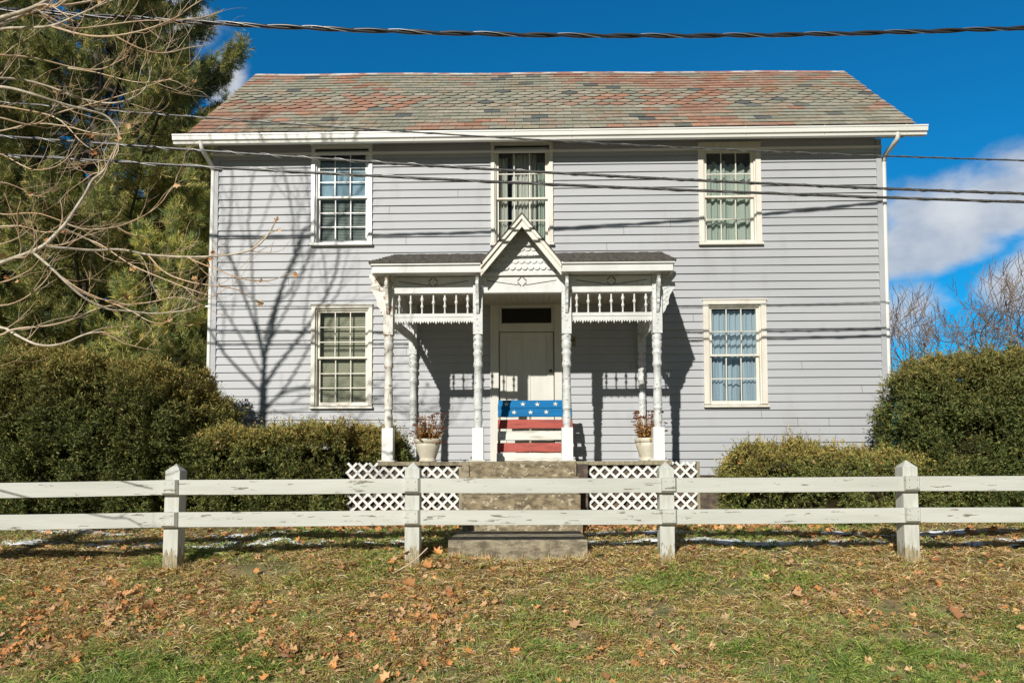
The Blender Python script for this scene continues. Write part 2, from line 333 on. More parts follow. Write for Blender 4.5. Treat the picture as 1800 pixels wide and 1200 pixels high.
for xx, s in ((XL, -1), (XR, 1)):
    m.add([(xx, .0, 1.2), (xx, yb, 1.2), (xx, yb, EZ-.15), (xx, yb/2, RZ-.2), (xx, .0, EZ-.15)], [(0, 1, 2, 3, 4) if s > 0 else (4, 3, 2, 1, 0)])
m.add([(XL, yb, 1.2), (XR, yb, 1.2), (XR, yb, 7.2), (XL, yb, 7.2)], [(0, 3, 2, 1)])
m.build('side_wall', M['siding'], H)
m = MB()
for z in (1.9, 4.95, 7.25): m.add([(XL+.01, .06, z), (XR-.01, .06, z), (XR-.01, yb-.01, z), (XL+.01, yb-.01, z)], [(0, 1, 2, 3)])
for xx in (-1.6, 1.6): m.box(xx-.05, xx+.05, .08, yb-.02, 1.95, 7.2)
m.build('floor', M['dark'], H)
MB().box(XL+.02, XR-.02, .005, .25, .9, zb-.002).build('foundation', M['stone'], H)
for (a, b) in ((XL, xin0), (xin1, XR)):
    MB().box(a, b, -.034, .06, zb-.04, 7.30).build('corner_board', M['siding'], H, bevel=.003)
MB().box(xin0+.002, xin1-.002, -.012, .03, FZ+.012, 7.33).build('frieze_board', M['siding'], H)
MB().box(XL-.002, XR+.002, -.062, -.008, FZ-.016, FZ+.014).build('frieze_molding', M['vinyl'], H)
def warp(m):
    'the ridge sags and runs long at its right end'
    out = []
    for x, y, z in m.v:
        sv = min(max((z-EZ)/(RZ-EZ), 0), 1.05); u = (x-RX0)/(RX1-RX0); out.append((x+.17*sv*u, y, z-.105*sv*u+.008*math.sin(x*1.7)*sv))
    m.v = out; return m
# roof deck, slates
RX0, RX1 = -5.47, 6.24; ey = -.335; ry = RW/2
def roofp(s, x): return (x, ey+(ry-ey)*s, EZ-.005+(RZ-EZ)*s)
L = math.hypot(ry-ey, RZ-EZ); nrm = np.array([0, -(RZ-EZ), (ry-ey)])/L; dwn = np.array([0, (ry-ey), (RZ-EZ)])/L
m = MB()
m.add([roofp(0, RX0+.02), roofp(0, RX1-.02), roofp(1, RX1-.02), roofp(1, RX0+.02)], [(0, 1, 2, 3)])
m.add([(RX0+.02, ry, RZ-.005), (RX1-.02, ry, RZ-.005), (RX1-.02, RW+.33, EZ), (RX0+.02, RW+.33, EZ)], [(0, 1, 2, 3)])
warp(m).build('roof', M['ashingle'], H)
RF = H.children[-1]
m = MB(); rows = 20; ex = L/rows; wsl = .272; greens = [(.37, .355, .275), (.40, .38, .30), (.33, .33, .26), (.43, .40, .32), (.40, .33, .25), (.35, .35, .28)]
reds = [(.46, .25, .17), (.42, .28, .205), (.48, .31, .23), (.40, .23, .17), (.43, .33, .25)]; greys = [(.14, .155, .15), (.18, .195, .18)]
for r in range(rows):
    t0 = r*ex; x = RX0-(wsl/2 if r % 2 else 0); scal = 7 <= r <= 12
    while x < RX1:
        a, b = max(x+.003, RX0), min(x+wsl-.003, RX1)
        if b-a > .02:
            pr = fbm(np.array([[x*.75, r*.24, 3.3]]), 2)[0]+random.uniform(-.15, .15)
            cc = random.choice(reds) if pr > .595+(.04 if scal else 0)-(.06 if r > 15 and x < 1 else 0) else (random.choice(greys) if random.random() < .05 else random.choice(greens))
            j = random.uniform(.9, 1.1); cc = tuple(c*j*.88 for c in cc)
            tb = t0-.012+random.uniform(-.006, .006); tt = min(t0+ex*1.25, L); lf = .017+random.uniform(0, .005)
            if scal: out = [(a, t0+ex*.42), (a+(b-a)*.10, t0+ex*.20), (a+(b-a)*.27, tb), (a+(b-a)*.5, tb-.012), (a+(b-a)*.73, tb), (a+(b-a)*.90, t0+ex*.20), (b, t0+ex*.42), (b, tt), (a, tt)]
            else: out = [(a, tb), (b, tb+random.uniform(-.004, .004)), (b, tt), (a, tt)]
            def fn(u, v, t, lf=lf, t0=t0, tt=tt):
                h = .010+lf*(1-(v-t0)/(tt-t0+1e-6)); p = np.array([u, ey, EZ])+dwn*v+nrm*(h+t); return p
            m.prism(out, fn, -.007, 0, cc)
        x += wsl
warp(m).build('slate_tile', M['slate'], RF)['kind'] = 'stuff'
m = MB(); x = RX0
while x < RX1:
    l = random.uniform(.4, 1.3); x2 = min(x+l, RX1); dz = random.uniform(-.008, .012)
    m.add([(x, ry-.07, RZ-.045+dz), (x2, ry-.07, RZ-.045+dz*.4), (x2, ry, RZ+.03), (x, ry, RZ+.03+dz*.4), (x2, ry+.07, RZ-.04), (x, ry+.07, RZ-.04)], [(0, 1, 2, 3), (3, 2, 4, 5)]); x = x2
warp(m).build('ridge_cap', M['flash'], H)
m = MB()     # soffit and rake boards
m.add([(RX0+.03, ey+.02, 7.31), (RX1-.03, ey+.02, 7.31), (RX1-.03, .0, 7.325), (RX0+.03, .0, 7.325)], [(3, 2, 1, 0)])
m.box(RX0+.02, RX1-.02, ey-.005, ey+.02, 7.26, EZ-.02)
m.build('soffit', M['siding'], H)
m = MB()
for xx in (RX0+.01, RX1-.04):
    m = MB()
    for (ya, za, ybb, zbb) in ((ey, EZ-.10, ry, RZ-.10), (ry, RZ-.10, RW+.33, EZ-.10)): m.bar((xx+.015, ya, za), (xx+.015, ybb, zbb), .03, .14, (0, 0, 1))
    warp(m).build('rake_board', M['gutter'], H)
# gutter (K style profile) and seams
gx0, gx1 = X(303, 10.66, 240), X(1631, 10.66, 225)
gt, gb = Z(228.5, 10.66, 950), Z(243.5, 10.66, 950)
gh = gt-gb; prof = [(ey-.005, gt-.01), (ey-.005, gb), (ey-.075, gb), (ey-.085, gb+gh*.30), (ey-.112, gb+gh*.36), (ey-.118, gb+gh*.80), (ey-.128, gb+gh*.84), (ey-.128, gt), (ey-.118, gt), (ey-.10, gt-.03)]
m = MB(); m.prism(prof, lambda u, v, t: (t, u, v), gx0, gx1); gut = m.build('gutter', M['gutter'], H)
for px in (460, 604, 726, 903, 1004, 1310, 1449, 1593):
    x = X(px, 10.66, 240); m = MB(); m.prism([(u-.004 if u < ey-.05 else u, v+(.004 if v > gt-.02 else -.004)) for u, v in prof], lambda u, v, t: (t, u, v), x-.006, x+.006); m.build('gutter_seam', M['gutter'], gut)
def downspout(pts_, x):
    m = MB(); p = [at(*q) for q in pts_]; p = np.array(p); q = []
    for i in range(len(p)-1):
        for t in np.linspace(0, 1, 5)[:-1]: q.append(p[i]*(1-t)+p[i+1]*t)
    q.append(p[-1]); q = np.array(q); q2 = q.copy(); q2[1:-1] = (q[:-2]+2*q[1:-1]+q[2:])/4
    m.tube(q2, .038, 4, ph=.785); m.tube([tuple(q2[-1]+np.array([0, 0, .02])), (x, q2[-1][1], 1.45), (x, q2[-1][1]-.12, 1.34)], .036, 4, ph=.785); m.build('downspout', M['gutter'], H)
    for z in (2.2, 4.6): MB().box(x-.045, x+.045, q2[-1][1]-.035, q2[-1][1]+.04, z, z+.03).build('downspout_strap', M['gutter'], H.children[-1])
downspout([(353, 247, 10.70), (355, 262, 10.72), (372, 290, 11.0), (375, 300, 11.08)], XL-.035)
downspout([(1578, 232, 10.70), (1577, 246, 10.72), (1556, 272, 11.05), (1553, 284, 11.12)], XR+.03)
# windows
def curtain(x0, x1, z0, z1, y, mat, parent, waves=6, amp=.018, scallop=0, name='curtain'):
    nxs = 60; us = np.linspace(0, 1, nxs); m = MB(); vs = []
    ph = random.uniform(0, 6)
    for k2 in range(8):
        v = k2/7
        for u in us:
            zt = z1-(scallop*abs(math.sin(math.pi*u*2.5+ph)) if scallop else 0)
            vs.append((x0+(x1-x0)*u+.006*math.sin(v*3+ph), y+amp*math.sin(2*math.pi*waves*u+ph+.4*math.sin(v*2.5))+amp*.5*math.sin(2*math.pi*waves*1.7*u), zt*(1-v)+z0*v))
    m.add(vs, [(k2*nxs+i, k2*nxs+i+1, (k2+1)*nxs+i+1, (k2+1)*nxs+i) for k2 in range(7) for i in range(nxs-1)], None, True)
    return m.build(name, mat, parent)
def window(key, cols, rws, mat, cw=.062, split=.5, lab=None):
    x0, x1, z0, z1 = wins[key]; W = thing_part = None
    m = MB(); sh = .055
    m.box(x0, x0+cw, -.045, .03, z0+sh, z1-cw*.8); m.box(x1-cw, x1, -.045, .03, z0+sh, z1-cw*.8); m.box(x0, x1, -.047, .03, z1-cw*.8, z1)
    m.box(x0-.012, x1+.012, -.06, .02, z1, z1+.018)
    for a, b in ((x0+cw, x0+cw+.022), (x1-cw-.022, x1-cw)): m.box(a, b, -.012, .13, z0+sh, z1-cw*.8-.0)
    m.box(x0+cw+.022, x1-cw-.022, -.012, .13, z1-cw*.8-.03, z1-cw*.8)
    W = m.build('window', mat, H, bevel=.002)
    if lab: W['label'] = lab
    m = MB(); m.prism([(-.085, z0), (-.085, z0+sh*.7), (.12, z0+sh), (.12, z0)], lambda u, v, t: (t, u, v), x0-.012, x1+.012); m.build('window_sill', mat, W, bevel=.002)
    ix0, ix1, iz0, iz1 = x0+cw+.022, x1-cw-.022, z0+sh+.004, z1-cw*.8-.03; zm = iz0+(iz1-iz0)*split
    for nm, a, b, y, c, r in (('upper_sash', zm-.012, iz1, .018, cols, rws[0]), ('lower_sash', iz0, zm+.018, .058, cols, rws[1])):
        s = .042; m = MB(); m.box(ix0, ix0+s, y, y+.034, a, b); m.box(ix1-s, ix1, y, y+.034, a, b); m.box(ix0+s, ix1-s, y, y+.034, b-.03, b); m.box(ix0+s, ix1-s, y, y+.034, a, a+(.055 if nm[0] == 'l' else .03))
        px0, px1, pz0, pz1 = ix0+s, ix1-s, a+(.055 if nm[0] == 'l' else .03), b-.03
        for i in range(1, c): xx = px0+(px1-px0)*i/c; m.box(xx-.0075, xx+.0075, y+.004, y+.026, pz0, pz1)
        for i in range(1, r): zz = pz0+(pz1-pz0)*i/r; m.box(px0, px1, y+.006, y+.024, zz-.0075, zz+.0075)
        sash = m.build(nm, mat, W)
        gm = MB(); gm.add([(px0, y+.028, pz0), (px1, y+.028, pz0), (px1, y+.028, pz1), (px0, y+.028, pz1)], [(0, 1, 2, 3)]); gm.build('pane', M['glass'], W)
    return W, ix0, ix1, iz0, iz1, zm
def blinds(W, x0, x1, z0, z1, y, mat, n):
    m = MB(); st = (z1-z0)/n
    for i in range(n):
        z = z0+(i+.5)*st; s = .35*math.sin(i*1.3)*.003
        m.add([(x0, y-.007, z-st*.50+s), (x1, y-.007, z-st*.50), (x1, y+.007, z+st*.50), (x0, y+.007, z+st*.50)], [(0, 1, 2, 3)])
    m.build('blind', mat, W)
W, a, b, c, d, zm = window('UL', 3, (3, 3), M['vinyl'])
blinds(W, a, b, c, zm, .125, M['darkblind'], 30)
MB().add([(a, .075, zm), (b, .075, zm), (b, .075, d-.16), (a, .075, d-.155)], [(0, 1, 2, 3)]).build('window_film', M['shade'], W)
for z0_, z1_ in ((d-.33, d-.27), (zm+.0, zm+.045)): 
    q = np.linspace(a, b, 12); m = MB()
    for p0, p1 in zip(q[:-1], q[1:]): m.add([(p0, .066, z0_), (p1, .066, z0_), (p1, .066, z1_+random.uniform(-.012, .012)), (p0, .066, z1_+random.uniform(-.012, .012))], [(0, 1, 2, 3)])
    m.build('frost', M['frost'], W)
W, a, b, c, d, zm = window('LL', 3, (3, 3), M['cream']); blinds(W, a, b, c, d, .125, M['blind'], 52)
W, a, b, c, d, zm = window('UM', 3, (2, 2), M['cream'], split=.47, lab='aged cream wooden window above the porch gable')
wd = b-a; curtain(a+wd*.02, a+wd*.22, c, d-.1, .16, M['curtain'], W, 3); curtain(a+wd*.30, a+wd*.78, c, d-.02, .19, M['curtain'], W, 7); curtain(a+wd*.80, b-wd*.02, c, d-.18, .16, M['curtaingreen'], W, 4)
W, a, b, c, d, zm = window('UR', 3, (2, 2), M['cream'], cw=.085); wd = b-a
curtain(a, a+wd*.52, c, d-.12, .135, M['curtaingreen'], W, 3.3, .022, .07); curtain(a+wd*.50, b, c, d-.14, .155, M['curtaingreen'], W, 3.0, .022, .07)
W, a, b, c, d, zm = window('LR', 3, (2, 2), M['cream'], cw=.085); wd = b-a
curtain(a, b, zm-.06, d-.03, .135, M['curtainblue'], W, 9, .018); curtain(a, a+wd*.30, c, zm-.02, .16, M['curtainblue'], W, 4, .018); curtain(b-wd*.3, b, c, zm-.02, .16, M['curtainblue'], W, 4, .018); curtain(a+wd*.3, b-wd*.3, c, zm-.02, .24, M['curtainblue'], W, 3, .02)
# door, frame, transom
x0, x1, _, z1 = doorR; TZ0, TZ1 = Z(568.5, 11.1), Z(541, 11.1); tx0, tx1 = X(882, 11.1), X(970, 11.1)
m = MB(); m.box(x0, DX0-.012, -.04, .08, 2.045, z1-.03); m.box(DX1+.012, x1, -.04, .08, 2.045, z1-.03); m.box(x0, x1, -.046, .08, z1-.03, z1)
m.box(DX0-.012, DX1+.012, -.02, .08, Z(582.5, 11.1), Z(571, 11.1)); m.box(DX0-.012, tx0, -.015, .08, Z(571, 11.1), z1-.03); m.box(tx1, DX1+.012, -.015, .08, Z(571, 11.1), z1-.03); m.box(tx0, tx1, -.015, .08, TZ1, z1-.03); m.box(tx0, tx1, -.03, .08, Z(571, 11.1), TZ0)
df = m.build('door_frame', M['door'], H, bevel=.003)
MB().add([(tx0, .03, TZ0), (tx1, .03, TZ0), (tx1, .03, TZ1), (tx0, .03, TZ1)], [(0, 1, 2, 3)]).build('transom_pane', M['glass'], df)
m = MB(); mx = (DX0+DX1)/2; dz = DZ0+.01; st = .11
dt_ = Z(583.5, 11.1)
m.box(DX0, DX0+st, .03, .07, dz, dt_); m.box(DX1-st, DX1, .03, .07, dz, dt_); m.box(mx-.06, mx+.06, .032, .07, dz, dt_)
for za, zc in ((dz, dz+.2), (dz+.78, dz+.95), (dt_-.09, dt_)): m.box(DX0+st, DX1-st, .031, .07, za, zc)
m.box(DX0+st, DX1-st, .045, .07, dz+.1, dt_-.05)
dr = m.build('door', M['door'], H, bevel=.004)
kx, ky, kz = at(968, 652, 11.1)
MB().lathe(0, 0, [(0, .012), (.02, .012), (.03, .024), (.045, .028), (.058, .02), (.06, .004)], 12).build('handle', M['brass'], dr)
hd = dr.children[-1]
for v in hd.data.vertices: x, y, z = v.co+Vector((0, 0, 1.2)); v.co = (x+kx, .03-z, kz-1.2+y)
# letterbox-like number plate with two digits
px0, px1 = X(1001, 11.07), X(1012.5, 11.07); pz0, pz1 = Z(609, 11.07), Z(592, 11.07)
plate = MB().box(px0, px1, -.04, -.022, pz0, pz1).build('number_plate', M['sign'], H, bevel=.003)
tx = bpy.data.curves.new('digits', 'FONT'); tx.body = '34'; tx.size = .085; tx.extrude = .004; tx.align_x = 'CENTER'; tx.align_y = 'CENTER'
to = bpy.data.objects.new('digits', tx); COL.objects.link(to); bpy.context.view_layer.update()
me = bpy.data.meshes.new_from_object(to.evaluated_get(bpy.context.evaluated_depsgraph_get())); bpy.data.objects.remove(to)
me.materials.clear(); me.materials.append(M['black'])
for v in me.vertices: x, y, z = v.co; v.co = ((px0+px1)/2+x, -.042-z, (pz0*.35+pz1*.65)+y-1.2)
do = bpy.data.objects.new('house_number', me); COL.objects.link(do); do.parent = plate
# ------------------------------------------------------------------ porch (parts of the house)
PD = 9.47; py_ = CY+PD; PXS = [X(683, PD), X(840.5, PD), X(996.5, PD), X(1156, PD)]; pk = PD/1200
zz = lambda y: Z(y, PD)
ZT = zz(479); DECK = 2.04
prof_px = [(752, 6.5), (749, 6), (744, 7.3), (738, 7.9), (731, 7.6), (725, 6.8), (720, 6.6), (719, 8), (716, 8), (715, 7), (712, 8.0), (704, 7.8), (692, 7.5), (684, 7.2), (683, 7.7), (680, 7.7), (679, 7.0), (646, 6.7), (645, 7.8), (641, 8.6), (637, 7.8), (635, 7.2), (626, 7.3), (624, 8), (620, 9), (617, 7.4), (614, 7.2), (612, 8.6), (602, 8.8), (600, 7.2), (597, 8.8), (592, 8.6), (589, 7.4), (587, 7.4)]
brp = [(0, 480), (26, 480), (27, 486), (23, 492), (18, 497), (24, 499), (25, 505), (20, 513), (15, 521), (12.5, 530), (13, 536), (9, 540), (7, 547), (3, 552), (0, 553)]
def bracket(xc, yc, dx, dy, parent, mat, sc=1.):
    m = MB(); t = .019
    poly = [(u*pk*sc, zz(v)) for u, v in brp]
    def fn(u, v, s): return (xc+dx*u+(-dy)*s, yc+dy*u+dx*s, v)
    m.prism(poly, fn, -t, t)
    # carved ribs, raised on both faces
    for k2, (u0, v0, u1, v1) in enumerate(((5, 500, 20, 502), (4, 510, 17, 505), (3, 520, 14, 512), (3, 531, 10, 522))):
        for s in (-t-.003, t+.003):
            a, b = fn(u0*pk*sc, zz(v0), s), fn(u1*pk*sc, zz(v1), s); m.bar(a, b, .008, .012)
    m.build('bracket', mat, parent)
for i, px in enumerate(PXS):
    mat = M['peel'] if i == 0 else M['post']; hw = 8.4*pk
    m = MB(); m.lathe(px, py_, [(zz(y), r*pk) for y, r in prof_px], 16); m.box(px-hw, px+hw, py_-hw, py_+hw, zz(588), ZT+.0)
    p = m.build('porch_post', mat, H, bevel=0)
    if i == 0: p['label'] = 'turned porch post with peeling brown patches'
    b0 = 9.6*pk
    MB().box(px-b0-.002, px+b0, py_-b0, py_+b0, DECK+.02, zz(751.5)).build('post_cover', M['vinyl'], p, bevel=.002)
    MB().box(px-b0-.05, px+b0+.03, py_-b0-.03, py_+b0+.03, DECK+.0, DECK+.02).build('post_shim', M['whiteboard'], p)
    bracket(px, py_-hw, 0, -1, p, mat, .82)
    if i == 0: bracket(px-hw, py_, -1, 0, p, mat)
    if i == 3: bracket(px+hw, py_, 1, 0, p, mat)
for px in (X(726.5, 11.05), X(1128.5, 11.05)):
    m = MB(); m.lathe(px, -.07, [(zz(y)-.02, r*pk) for y, r in prof_px], 16); hw = 8*pk; m.box(px-hw, px+hw, -.07-hw, -.07+hw, zz(588)-.02, 4.6); m.box(px-hw, px+hw, -.07-hw, -.07+hw, DECK, zz(752)-.02); m.build('wall_post', M['post'], H)
def beam(xa, xb, first):
    """frieze board between two posts with its carved line and lozenge"""
    zt, zb_ = zz(480), zz(515.5); m = MB(); m.box(xa, xb, py_-.015, py_+.03, zb_+.03, ZT-.002); m.box(xa, xb, py_-.032, py_+.045, zb_+.03, zz(487)); m.box(xa, xb, py_-.045, py_+.05, zb_, zb_+.03)
    fr = m.build('porch_frieze', M['trim'], H, bevel=.002); c = (xa+xb)/2; L2 = (xb-xa)/2; yf = py_-.034; m = MB(); zc = zz(496)
    for s in (-1, 1): m.bar((c+s*.05, yf, zz(502)), (c+s*(L2-.07), yf, zz(494)), .008, .007, (0, -1, 0))
    for s in (-1, 1):
        for t in (-1, 1): m.bar((c+s*.012, yf, zc+t*.062), (c+s*.062, yf, zc+t*.012), .012, .009, (0, -1, 0))
    m.build('carving_shade', M['stone'], fr)  # dark strips paint the shadow lines of the carved grooves
    return fr
hw = 8.4*pk
for i in range(3): beam(PXS[i]+hw, PXS[i+1]-hw, i == 0)
zig_t, zig_b = zz(556.5), zz(568)
def spandrel(p0, p1, n):
    """spindles, lower rail and saw-tooth board from p0 to p1 (plan points)"""
    p0, p1 = np.array(p0), np.array(p1); d = p1-p0; Ls = np.linalg.norm(d); d = d/Ls; nn = np.array([-d[1], d[0]])
    P3 = lambda u, v, z: (p0[0]+d[0]*u+nn[0]*v, p0[1]+d[1]*u+nn[1]*v, z)
    m = MB(); r0, r1 = zz(556.5), zz(550.5)
    m.prism([(-.02, r0), (-.02, r1), (.02, r1), (.02, r0)], lambda a, b, t: P3(t, a, b), 0, Ls)
    rail = m.build('spandrel_rail', M['trim'], H)
    m = MB(); nt_ = max(4, int(Ls/.036)); poly = [(0, r0+.0)]
    step = Ls/nt_; 
    for k2 in range(nt_):
        big = k2 % 3 == 1; poly += [(k2*step, zig_b+.040), (k2*step+step*.5, zig_b-(.010 if big else -.008))]
    poly += [(Ls, zig_b+.040), (Ls, r0)]
    m.prism(poly, lambda u, v, t: P3(u, t, v), -.012, .012); m.build('sawtooth_trim', M['trim'], rail)
    zt_ = zz(515.5); h = zt_-r1
    for k2 in range(n):
        u = Ls*(k2+.5)/n; c = P3(u, 0, 0); q = (lambda f, r: (r1+h*f, r))
        if k2 % 2 == 0: pf = [q(0, .012), q(.04, .016), q(.08, .011), q(.30, .013), q(.33, .022), q(.42, .022), q(.45, .012), q(.62, .013), q(.66, .022), q(.78, .024), q(.82, .014), q(1, .010)]
        else: pf = [q(0, .012), q(.04, .016), q(.08, .011), q(.48, .013), q(.51, .022), q(.62, .024), q(.65, .013), q(1, .011)]
        MB().lathe(c[0], c[1], pf, 10).build('spindle', M['trim'], rail)
spandrel((PXS[0]+hw, py_), (PXS[1]-hw, py_), 7); spandrel((PXS[2]+hw, py_), (PXS[3]-hw, py_), 7)
spandrel((PXS[0], py_+hw), (X(726.5, 11.05), -.15), 8); spandrel((PXS[3], py_+hw), (X(1128.5, 11.05), -.15), 8)
m = MB()
for xx in (PXS[0], PXS[3]): MB().box(xx-.03, xx+.03, py_+hw, -.03, zz(515.5), ZT-.002).build('side_frieze', M['trim'], H)
# ceiling of tongue-and-groove boards
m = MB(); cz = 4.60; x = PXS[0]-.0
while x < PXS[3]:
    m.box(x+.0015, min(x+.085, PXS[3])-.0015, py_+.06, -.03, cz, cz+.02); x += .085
m.build('porch_ceiling', M['ceilingpaint'], H)
# porch roof: fascia, soffit, hipped shingles
FD = 9.20; fy = CY+FD; fz0, fz1 = Z(478.3, FD), Z(461.5, FD); fxl, fxr = X(655, FD, 470), X(1183, FD, 470); gl, gr = X(849, FD, 470), X(985, FD, 470)
m = MB()
for a, b in ((fxl, gl), (gr, fxr)):
    m = MB(); m.box(a, b, fy-.02, fy+.02, fz0, fz1-.035); m.box(a-.02 if a == fxl else a, b+.02 if b == fxr else b, fy-.045, fy+.02, fz1-.033, fz1)
    m.build('porch_fascia', M['trim'], H, bevel=.003)
for a in (fxl, fxr): MB().box(a-.02, a+.02, fy+.021, -.025, fz0, fz1).build('porch_fascia', M['trim'], H, bevel=.003)
m = MB(); zs = fz0+.02
m.box(fxl+.02, gl, fy+.02, py_-.045, zs, zs+.02); m.box(fxl+.02, PXS[0]-.03, py_-.045, -.03, zs, zs+.02); m.build('porch_soffit', M['trim'], H); m = MB(); m.box(gr, fxr-.02, fy+.02, py_-.045, zs, zs+.02); m.box(PXS[3]+.03, fxr-.02, py_-.045, -.03, zs, zs+.02)
m.build('porch_soffit', M['trim'], H)
exl, exr = X(649.5, FD, 460), X(1187.5, FD, 460); ez = fz1+.004; wl, wrt = X(697, 11.1, 450), X(1160, 11.1, 450); wz = Z(446.5, 11.1)
gp = at(917.3, 374.5, FD); gL = at(845, 461.5, FD); gR = at(986.5, 459.5, FD)
m = MB(); A = np.array([exl, fy-.06, ez]); B = np.array([exr, fy-.06, ez]); Cc = np.array([wrt, -.03, wz]); Dd = np.array([wl, -.03, wz]); E1 = np.array([exl, -.03, ez]); E2 = np.array([exr, -.03, ez])
nr = 9
for k2 in range(nr):
    t0, t1 = k2/nr, (k2+1)/nr; up = np.array([0, -.004, .016])
    for (p, q, r, s_) in ((A, B, Cc, Dd), (E1, A, Dd, Dd), (B, E2, Cc, Cc)):
        n2 = 60 if p is A else 8; lo0, lo1 = p*(1-t0)+s_*t0, q*(1-t0)+r*t0; hi0, hi1 = p*(1-t1)+s_*t1, q*(1-t1)+r*t1
        for i in range(n2):
            u0, u1 = i/n2, (i+1)/n2; j = np.array([0, 0, random.uniform(-.003, .006)])
            if p is A:
                xm = (lo0*(1-(u0+u1)/2)+lo1*(u0+u1)/2)[0]; zm_ = lo0[2]; gt_ = (gp[2]-zm_)/(gp[2]-gL[2]); cxg = gp[0]
                if abs(xm-cxg) < max(0, gt_)*(gR[0]-gL[0])/2-.01: continue
            vs = [lo0*(1-u0)+lo1*u0+up+j, lo0*(1-u1)+lo1*u1+up+j, hi0*(1-u1)+hi1*u1+j*.2, hi0*(1-u0)+hi1*u0+j*.2, lo0*(1-u0)+lo1*u0-up*.6, lo0*(1-u1)+lo1*u1-up*.6]
            m.add(vs, [(0, 1, 2, 3), (4, 5, 1, 0)])
m.build('porch_roof', M['ashingle'], H)
# entry gable
gp = at(917.3, 374.5, FD); gL = at(845, 461.5, FD); gR = at(986.5, 459.5, FD)
def gpt(px, py, D): return np.array(at(px, py, D))
m = MB()
for T in (gL, gR):
    a, b = np.array(gp), np.array(T); a0, b0 = a+[0, -.05, 0], b+[0, -.05, 0]; a1, b1 = a.copy(), b.copy(); a1[1] = -.03; b1[1] = -.03; th = np.array([0, 0, -.03])
    m.add([a0, b0, b1, a1, a0+th, b0+th, b1+th, a1+th], [(0, 1, 2, 3), (7, 6, 5, 4), (0, 4, 5, 1), (1, 5, 6, 2), (3, 2, 6, 7), (0, 3, 7, 4)])
m.build('gable_roof', M['ashingle'], H)
m = MB()
for T, s in ((gL, -1), (gR, 1)):
    a, b = np.array(gp), np.array(T); v = b-a; ln = np.linalg.norm(v); v /= ln; dn = np.array([0, 0, -1.])
    for (o0, o1, ya, yb_) in ((.03, .088, -.045, .02), (.088, .098, -.028, .02), (.098, .19, -.014, .02)):
        q = [a+dn*o0, b+dn*o0, b+dn*o1+v*.0, a+dn*o1]
        vs = [p+np.array([0, ya, 0]) for p in q]+[p+np.array([0, yb_, 0]) for p in q]
        m.add(vs, [(0, 1, 2, 3), (7, 6, 5, 4), (0, 4, 5, 1), (1, 5, 6, 2), (2, 6, 7, 3), (3, 7, 4, 0)])
m.build('gable_rake', M['cream'], H)
GY = py_-.02; gy_base = zz(479); apex = np.array(at(917.3, 384, PD)); half = (X(984, PD)-X(851, PD))/2; gcx = (X(984, PD)+X(851, PD))/2
gw = MB().add([(gcx-half, GY, gy_base-.02), (gcx+half, GY, gy_base-.02), (gcx, GY, apex[2])], [(0, 1, 2)]).build('gable_wall', M['trim'], H)
m = MB(); gh_ = apex[2]-gy_base; nrow = 7; rw = .086
for k2 in range(nrow):
    zl = gy_base+.03+k2*.088; hwid = half*(1-(zl-gy_base)/gh_)*1.0
    off = rw/2 if k2 % 2 else 0; x = -math.ceil(hwid/rw)*rw+off
    while x < hwid:
        xa, xb = max(x, -hwid), min(x+rw, hwid)
        if xb-xa > .02 and zl < apex[2]-.05:
            lift = .020; rr = (xb-xa)/2; poly = [(xa, zl+.045)]+[((xa+xb)/2-rr*math.cos(t), zl+.045-.045*math.sin(t)) for t in np.linspace(.15, math.pi-.15, 7)]+[(xb, zl+.045), (xb-.0, zl+.10), (xa+.0, zl+.10)]
            fn = lambda u, v, t, zl=zl: (gcx+u, GY-.004-t*max(.15, 1-(v-zl)/.11), v)
            m.prism(poly, fn, lift, .001)
        x += rw
m.build('fish_scale', M['trim'], gw)['kind'] = 'stuff'
m = MB(); m.box(PXS[1]+hw, PXS[2]-hw, GY-.05, GY+.02, zz(486), zz(480.5)); m.box(PXS[1]+hw, PXS[2]-hw, GY-.03, GY+.01, zz(480.3), zz(478)); m.build('gable_molding', M['trim'], H, bevel=.002)
